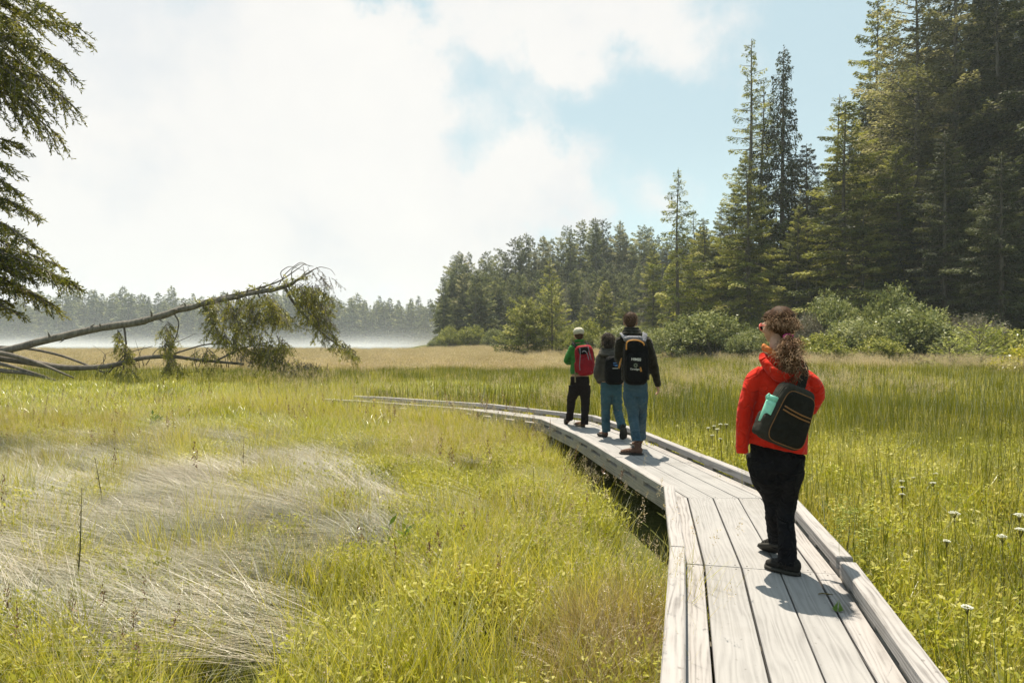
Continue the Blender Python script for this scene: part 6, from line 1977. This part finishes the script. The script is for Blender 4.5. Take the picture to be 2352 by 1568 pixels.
# --- man in green jacket and cap
DG = 11.75
kz = DG / FPX / 1.1033 / 3.9206
def T3(x, y, d=0.0): return Z1(x, y, DG + d)
J = dict(head=T3(338, 268, 0.02), neck=T3(345, 340, 0), chest=T3(358, 440, 0), hip=T3(350, 735, 0), hem=T3(355, 655, 0),
         lsh=T3(272, 405), lel=T3(212, 530, 0), lwr=T3(262, 545, 0.28), lhd=T3(300, 530, 0.33), lth=T3(270, 510, 0.30),
         rsh=T3(445, 405), rel=T3(478, 520, 0.05), rwr=T3(430, 540, 0.30), rhd=T3(400, 530, 0.33), rth=T3(420, 510, 0.30),
         lh=T3(295, 780, 0), lk=T3(265, 930, 0.15), la=T3(248, 1105, 0.30), rh=T3(400, 780, 0), rk=T3(405, 940, 0.0), ra=T3(396, 1160, -0.06))
xG = 1.12
e, J, L_, R_ = walker('person in green jacket, cream cap and dark trousers with a red backpack', xG, DG, J,
    dict(trousers=M_BLACKG, jacket=M_GREENJ), 1.0, radians(10), 100, sleeve=(0.068, 0.056, 0.042), leg=(0.105, 0.082, 0.070),
    torso=[(0.178, 0.125), (0.175, 0.12), (0.170, 0.12), (0.178, 0.11), (0.125, 0.09)], hips=(0.175, 0.12))
oG = np.array(e.location)
shoe(e, J['la'], G(0.93, 12.25) - oG + (0, 0, 0.004), Z1(205, 1110, 12.05) - oG, M_BOOT, wid=0.048)
shoe(e, J['ra'], G(1.10, 11.95) - oG + (0, 0, 0.004), G(1.235, 11.68) - oG + (0, 0, 0.004), M_BOOT, wid=0.048)
mb = MB()
mb.add(*ell(L_((0, -0.022, 0.012)), (0.081, 0.090, 0.085), R_, 22, 14)); mb.add(*ell(L_((0, -0.058, -0.035)), (0.064, 0.040, 0.050), R_, 16, 10))
cloth('hair', e, mb, M_HAIRB, 0.007, 1, 0.002, 100, 101, (1, 1, 1))
mb = MB()
mb.add(*ell(L_((0, -0.012, 0.052)), (0.094, 0.104, 0.080), R_, 24, 16, 0.9))
mb.add(*ell(L_((0, 0.105, 0.030)), (0.070, 0.065, 0.009), R_, 16, 10, 0.8))
cp = cloth('cap', e, mb, M_CAP, 0.006, 1, 0.0015, 60, 102, (1, 1, 1))
mb = MB(); nk_ = J['neck']
tb(mb, [nk_ + (0.075 * cos(a), -0.005 + 0.07 * sin(a), 0.02) for a in np.linspace(-pi / 2 - 2.4, -pi / 2 + 2.4, 13)], [(0.012, 0.030)] * 13, 10)
cloth('collar', e, mb, M_GREENJ, 0.007, 1, 0.003, 45, 103)
PK = empty('backpack', tuple(T3(400, 520, -0.22)))
tag(PK, 'red backpack with grey trim worn over the green jacket', 'backpack')
op = np.array(PK.location)
Rk = Matrix.Rotation(radians(-6), 3, 'Y') @ Matrix.Rotation(radians(-14), 3, 'Z')
def K3(x, y, d=-0.22): return T3(x, y, d) - op
pack_box(PK, K3(400, 520), (92 * kz, 0.11, 150 * kz), Rk, M_PACKR, 'pack_body', 0.5, seed=111)
pack_box(PK, K3(408, 575, -0.31), (76 * kz, 0.06, 92 * kz), Rk, M_PACKR, 'front_pocket', 0.5, seed=112)
pack_box(PK, K3(385, 425, -0.31), (50 * kz, 0.03, 38 * kz), Rk, M_PACKB, 'mesh_pocket', 0.6, seed=113)
pack_box(PK, K3(322, 590, -0.2), (24 * kz, 0.05, 55 * kz), Rk, M_PACKR, 'side_pocket', 0.6, seed=114)
for pts in ([(350, 400), (358, 470), (345, 560), (352, 620)], [(430, 380), (450, 460), (470, 540), (468, 640)], [(372, 440), (395, 420), (425, 450), (440, 520)]):
    mb = MB(); mb.tube(poly([K3(a, b, -0.375) for a, b in pts], 12), 0.007, 6); mb.obj('trim', PK, M_PACKG, True)
for sx in (-1, 1):
    mb = MB(); tb(mb, [K3(368 + sx * 52, 392, -0.14), K3(355 + sx * 72, 345, -0.05), K3(352 + sx * 72, 345, 0.05), K3(352 + sx * 70, 430, 0.13), K3(355 + sx * 85, 560, 0.05)], [(0.030, 0.007)] * 5, 10, up=(0, -1, 0.5))
    cloth('shoulder_strap', PK, mb, M_PACKB, 0.006, 1, 0.001, 60, 115)
mb = MB(); tb(mb, [K3(305, 625, -0.14), K3(303, 680, -0.15), K3(305, 740, -0.15)], [(0.012, 0.003)] * 3, 8, up=(0, -1, 0)); mb.obj('web_strap', PK, plain('tan_webbing', (0.22, 0.18, 0.10)), True)
# ------------------------------------------------------------------ small plants one can count
M_STEM = leafmat('dark_stem', [(0, (0.05, 0.05, 0.012)), (0.5, (0.10, 0.09, 0.025)), (1, (0.20, 0.14, 0.06))], 0.1, 0.1)
M_DOCK = leafmat('dock_leaf', [(0, (0.05, 0.11, 0.012)), (0.6, (0.14, 0.24, 0.02)), (1, (0.40, 0.36, 0.05))], 0.45, 0.4, jitter=0.2, patch=0.2)
M_YFLOW = leafmat('yellow_orange_leaf', [(0, (0.55, 0.30, 0.02)), (1, (0.75, 0.50, 0.05))], 0.3, 0.2)

def yarrow(px, py, D, wpx, label):
    p = at(px, py, D)
    z0 = gz(p.x, p.y)
    h = p.z - z0
    e = empty('white_flower', (p.x, p.y, z0))
    tag(e, label, 'flower', 'white umbel flowers among the reeds')
    R = max(0.013, wpx / 2 / FPX * D * 0.85)
    st = MB(); st.tube([(0.03, 0.02, 0), (0.015, 0, h * 0.5), (0, 0, h * 0.9), (0, 0, h - 0.004)], [0.0026, 0.0022, 0.002, 0.0015], 5, tint=0.7)
    n = 46
    a = rng.random(n) * 6.28; q = rng.random(n) ** 0.5 * R
    P = np.stack([np.cos(a) * q, np.sin(a) * q, h + 0.008 - (q / R) ** 2 * R * 0.35 + rng.normal(0, 0.002, n)], 1)
    for k in range(0, n, 4): st.tube([(0, 0, h * 0.93), tuple(P[k])], [0.0015, 0.001], 3, cap=False)
    st.obj('stem', e, M_STEM)
    P4 = np.repeat(P, 6, 0); b = rng.random(len(P4)) * 6.28
    V, Q = kites(P4, np.stack([np.cos(b), np.sin(b), rng.uniform(0.1, 0.6, len(b))], 1), np.full(len(b), max(0.009, R * 0.2)), np.full(len(b), max(0.004, R * 0.09)), np.tile((0.0, 0, 1), (len(b), 1)) + rng.normal(0, .3, (len(b), 3)))
    link('flower_head', mkmesh('flower_head', V, Q, tint=np.repeat(rng.random(len(b)), 4), mat=M_FLOWER), e)

def zz(x, y): return (x * 595 / 1555 + 2000) / 1.1033, (y * 600 / 1568 + 1130) / 1.1033
for (x, y), D, w_, lab in [
    ((1093, 441), 5.2, 26, 'broad white umbel left of the right-edge one, level with it'), ((1525, 456), 4.7, 30, 'broadest white umbel at the right edge of the picture'),
    ((1412, 597), 4.5, 22, 'flat white umbel below the broadest one'), ((1530, 553), 4.3, 22, 'half-hidden white umbel at the right edge below the broadest one'),
    ((1043, 632), 4.5, 15, 'small round white umbel below the broad left one'), ((1180, 1068), 3.4, 28, 'lowest white umbel with a ragged edge'),
    ((953, 245), 6.6, 14, 'white umbel at the right of a loose cluster of small ones'), ((745, 233), 6.8, 12, 'white umbel at the left of the loose cluster of small ones'),
    ((822, 212), 7.2, 10, 'white umbel in the middle of the loose cluster of small ones'), ((748, 275), 6.3, 10, 'white umbel just below the leftmost of the loose cluster'),
    ((747, 322), 5.9, 11, 'lowest white umbel of the loose cluster of small ones'), ((970, 183), 7.6, 11, 'white umbel highest in the loose cluster, beside a seed head'),
    ((692, 221), 7.3, 7, 'tiny white umbel at the far left of the loose cluster'), ((780, 197), 7.8, 6, 'tiny white umbel topmost in the loose cluster')]:
    px, py = zz(x, y)
    yarrow(px, py, D, w_, lab)
for k, (px, py) in enumerate([(1627, 983), (1640, 979), (1655, 975), (1668, 975), (1648, 986), (1636, 1000), (1655, 1008)]):
    yarrow(px, py, 8.2, 9, 'pinhead white umbel in the patch left of the red jacket sleeve')

# docks and tall dark stalks standing out of the left meadow
def dock(px, py, D, h, n, label, leaf=0.12):
    p = at(px, py, D); z0 = gz(p.x, p.y)
    e = empty('dock_plant', (p.x, p.y, z0)); tag(e, label, 'plant')
    st = MB(); V_, Q_, t_ = [], [], []
    for k in range(n):
        a = rng.random() * 6.28; l = h * rng.uniform(0.6, 1.0)
        tip = np.array((cos(a) * l * 0.25, sin(a) * l * 0.25, l))
        st.tube([(0, 0, 0), tip * 0.5 + (0, 0, l * 0.05), tip], [0.005, 0.004, 0.002], 4, cap=False, tint=0.6)
        m = 9; f = rng.uniform(0.2, 1, m); b = rng.random(m) * 6.28
        P = np.outer(f, tip); D_ = np.stack([np.cos(b), np.sin(b), rng.uniform(0.3, 1.4, m)], 1)
        V, Q = kites(P, D_, leaf * rng.uniform(0.5, 1.1, m), leaf * 0.17 * np.ones(m), unit(m) + (0, 0, 1))
        Q_.append(Q + sum(len(v) for v in V_)); V_.append(V); t_.append(np.repeat(rng.random(m), 4))
    st.obj('stalk', e, M_STEM)
    link('leaves', mkmesh('leaves', np.concatenate(V_), np.concatenate(Q_), tint=np.concatenate(t_), mat=M_DOCK), e)
dock(352, 1000, 13.0, 0.55, 5, 'leafy green dock in the pale carpet above the flattened grass', 0.17)
dock(395, 1010, 12.6, 0.35, 4, 'lower leafy dock right of the taller dock', 0.14)
dock(915, 1260, 5.9, 0.42, 3, 'broad-leaved dock with a reddish leaf in the middle meadow', 0.11)
def stalk(px0_, py0, px1, py1, D, label, rough=True):
    a = at(px0_, py0, D); z0 = gz(a.x, a.y); t1_ = at(px1, py1, D)
    base = Vector((a.x, a.y, z0))
    tip = t1_ - base
    st = MB(); mid = tip * 0.5 + Vector((0.012, 0, 0))
    st.tube([(0, 0, 0), tuple(mid), tuple(tip)], [0.006, 0.005, 0.002], 5, tint=0.5)
    for k in range(14):
        f = rng.uniform(0.25, 1.0); p = tip * f
        st.tube([tuple(p), tuple(p + Vector((rng.normal(0, 0.012), rng.normal(0, 0.012), 0.02)))], [0.004, 0.0015], 3, cap=False, tint=0.9)
    o = st.obj('dead_stalk', None, M_STEM)
    o.location = base
    tag(o, label, 'stalk')
for a in [(172, 1290, 188, 1120, 4.8, 'tallest dark dead stalk rising from the flattened grass at the left'),
          (240, 1165, 218, 1050, 7.0, 'thin leaning stalk above the tallest dark stalk'), (92, 985, 112, 895, 14, 'dark stalk at the upper left of the pale carpet'),
          (40, 990, 38, 935, 13, 'dark stalk near the left edge in the pale carpet'), (555, 1060, 560, 1005, 9, 'short dark stalk at the end of the flattened grass')]:
    stalk(*a)
# tall dark horsetail-like stalks on the right: many, loose
T_ = Tmpl()
V, Q, tt, p = blades(7, 0.25, (0.6, 1.0), 0.009, (0.0, 0.28), 0.1, tint=(0.0, 0.4), tip_bright=0.1)
T_.add(V, Q, tt, 0)
q_ = p[rng.integers(0, 7, 60)] * rng.uniform(0.55, 1.0, (60, 1)); 
V2, Q2 = kites(q_ * 1.0, np.stack([rng.normal(0, 1, 60), rng.normal(0, 1, 60), np.ones(60) * 1.5], 1), np.full(60, 0.02), np.full(60, 0.004), unit(60))
T_.add(V2, Q2, np.full(240, 0.5), 0)
T_b = T_.obj('dark_stalks', [leafmat('rust_stem', [(0, (0.05, 0.055, 0.012)), (0.5, (0.12, 0.11, 0.025)), (1, (0.25, 0.17, 0.08))], 0.15, 0.15)])
TSETS['stalks'] = [T_b]
P = wedge(1.6, 2.4, 14, w_right, keep=0.75)
scatter('dark_stalks', 'stalks', P, scl=(0.55, 1.05), tilt=0.1, label='dark upright stalks among the reeds on the right')
P = wedge(0.25, 2.8, 12, lambda u, x, y: left(u, x, y) * (1 - 0.8 * w_lying(u, x, y)))
scatter('brown_stalks', 'stalks', P, scl=(0.35, 0.7), tilt=0.1, label='sparse brown stalks in the left meadow')
# dark green bushy plants beyond the boardwalk end, and the yellow leaves beside it
for px, py, D, wpx, hpx, lab in [(812, 884, 20, 85, 24, 'dark green low bush behind the far end of the boardwalk'), (590, 938, 17, 60, 18, 'dark green clump in the pale carpet left of the boardwalk end'),
                            (880, 900, 20, 50, 20, 'dark green clump right behind the boardwalk end')]:
    x = (px - 1176) / FPX * D; n = 1500
    W_, H_ = wpx / FPX * D, hpx / FPX * D * 2
    a = rng.random(n) * 6.28; q = rng.random(n) ** 0.5
    P = np.stack([np.cos(a) * q * W_ / 2, np.sin(a) * q * W_ / 2, rng.random(n) * H_ * (1 - q ** 2 * 0.7)], 1)
    l = rng.uniform(0.04, 0.11, n)
    V, Q = kites(P, unit(n) + (0, 0, 0.7), l, l * 0.25, unit(n) + (0, 0, 1))
    o = link('leafy_plant', mkmesh('leafy_plant', V, Q, tint=np.repeat(rng.uniform(0, 0.7, n), 4), mat=M_HERB))
    o.location = (x, D, gz(x, D)); tag(o, lab, 'plant')
n = 26; c = at(858, 908, 16.6)
a = rng.random(n) * 6.28
P = np.stack([rng.normal(0, 0.10, n), rng.normal(0, 0.05, n), rng.uniform(0.0, 0.55, n)], 1)
V, Q = kites(P, np.stack([np.cos(a), np.sin(a), rng.uniform(0, 1, n)], 1), np.full(n, 0.13), np.full(n, 0.035), unit(n) + (0, 0, 1))
o = link('yellow_plant', mkmesh('yellow_plant', V, Q, tint=np.repeat(rng.random(n), 4), mat=M_YFLOW))
o.location = (c.x, c.y, gz(c.x, c.y)); tag(o, 'yellow-orange leaves beside the far end of the boardwalk', 'plant')
# twig and fern sprig dropped on the deck
c = at((1640 + 1215 / 2041 * 755) / 1.1033, (1150 + 966 / 1568 * 580) / 1.1033, 3.55)
mb = MB(); mb.tube([(-0.035, 0, 0.006), (-0.01, 0.006, 0.008), (0.02, 0, 0.006), (0.045, -0.01, 0.006)], [0.003, 0.004, 0.004, 0.002], 5, tint=0.8)
o = mb.obj('twig', None, M_STEM); D = FPX * 1.47 / (1150 / 1.1033 + 966 / 1568 * 580 / 1.1033 - 784); o.location = (c.x / 3.55 * D, D, DECK + 0.002); tag(o, 'small brown twig lying on the deck below the walker in red', 'twig')
py = (1150 + 1085 / 1568 * 580) / 1.1033; px = (1640 + 1305 / 2041 * 755) / 1.1033; D = FPX * 1.47 / (py - 784)
n = 40; f = np.linspace(0, 1, n); ax = np.array([0.05, 0.09, 0.03])
P = np.outer(f, ax); sd_ = np.where(np.arange(n) % 2, 1, -1)
V, Q = kites(P, np.stack([sd_ * 0.8 + 0.3, -sd_ * 0.4 + 0.5, np.full(n, 0.25)], 1), 0.035 * (1.1 - f), 0.006 * (1.2 - f), np.tile((0, 0, 1.0), (n, 1)))
o = link('fern_sprig', mkmesh('fern_sprig', V, Q, tint=np.full(n * 4, 0.6), mat=M_DOCK)); o.location = ((px - 1176) / FPX * D, D, DECK + 0.004)
tag(o, 'green fern sprig poking up between two deck planks', 'sprig')

# ------------------------------------------------------------------ mist over the lake and the hazy air
def volbox(name, lo, hi, build):
    V = [(x, y, z) for x in (lo[0], hi[0]) for y in (lo[1], hi[1]) for z in (lo[2], hi[2])]
    Q = [(0, 1, 3, 2), (4, 6, 7, 5), (0, 4, 5, 1), (2, 3, 7, 6), (0, 2, 6, 4), (1, 5, 7, 3)]
    m, t = newmat(name + '_air')
    vol = build(t)
    o_ = t.n('ShaderNodeOutputMaterial'); t.link(vol, o_.inputs['Volume'])
    return tag(link(name, mkmesh(name, V, Q, mat=m)), kind='stuff')
def hz(t):
    return t.n('ShaderNodeVolumePrincipled', {'Color': (0.86, 0.93, 0.97, 1), 'Density': 0.00036, 'Anisotropy': 0.1}).outputs[0]
volbox('haze', (-900, -900, -3), (900, 900, 75), hz)
def ms(t):
    geo = t.n('ShaderNodeTexCoord')
    mp = t.n('ShaderNodeMapping', {'Vector': geo.outputs['Object'], 'Scale': (0.028, 0.014, 0.20)})
    nz = t.noise(mp.outputs[0], 1.0, 4, 0.6)
    sp = t.n('ShaderNodeSeparateXYZ', {0: geo.outputs['Object']})
    hf = t.math('POWER', t.maprange(sp.outputs[2], 0.0, 28.0, 1.0, 0.0), 14.0)
    d = t.math('ADD', t.math('MULTIPLY', hf, t.maprange(nz, 0.35, 0.72, 0.05, 1.0)), t.math('MULTIPLY', t.maprange(sp.outputs[2], 0.0, 28.0, 1.0, 0.0), 0.045))
    return t.n('ShaderNodeVolumePrincipled', {'Color': (0.97, 0.97, 0.97, 1), 'Density': t.math('MULTIPLY', d, 0.015), 'Anisotropy': 0.2}).outputs[0]
volbox('mist', (-330, 180, -0.05), (-12, 345, 28.0), ms)
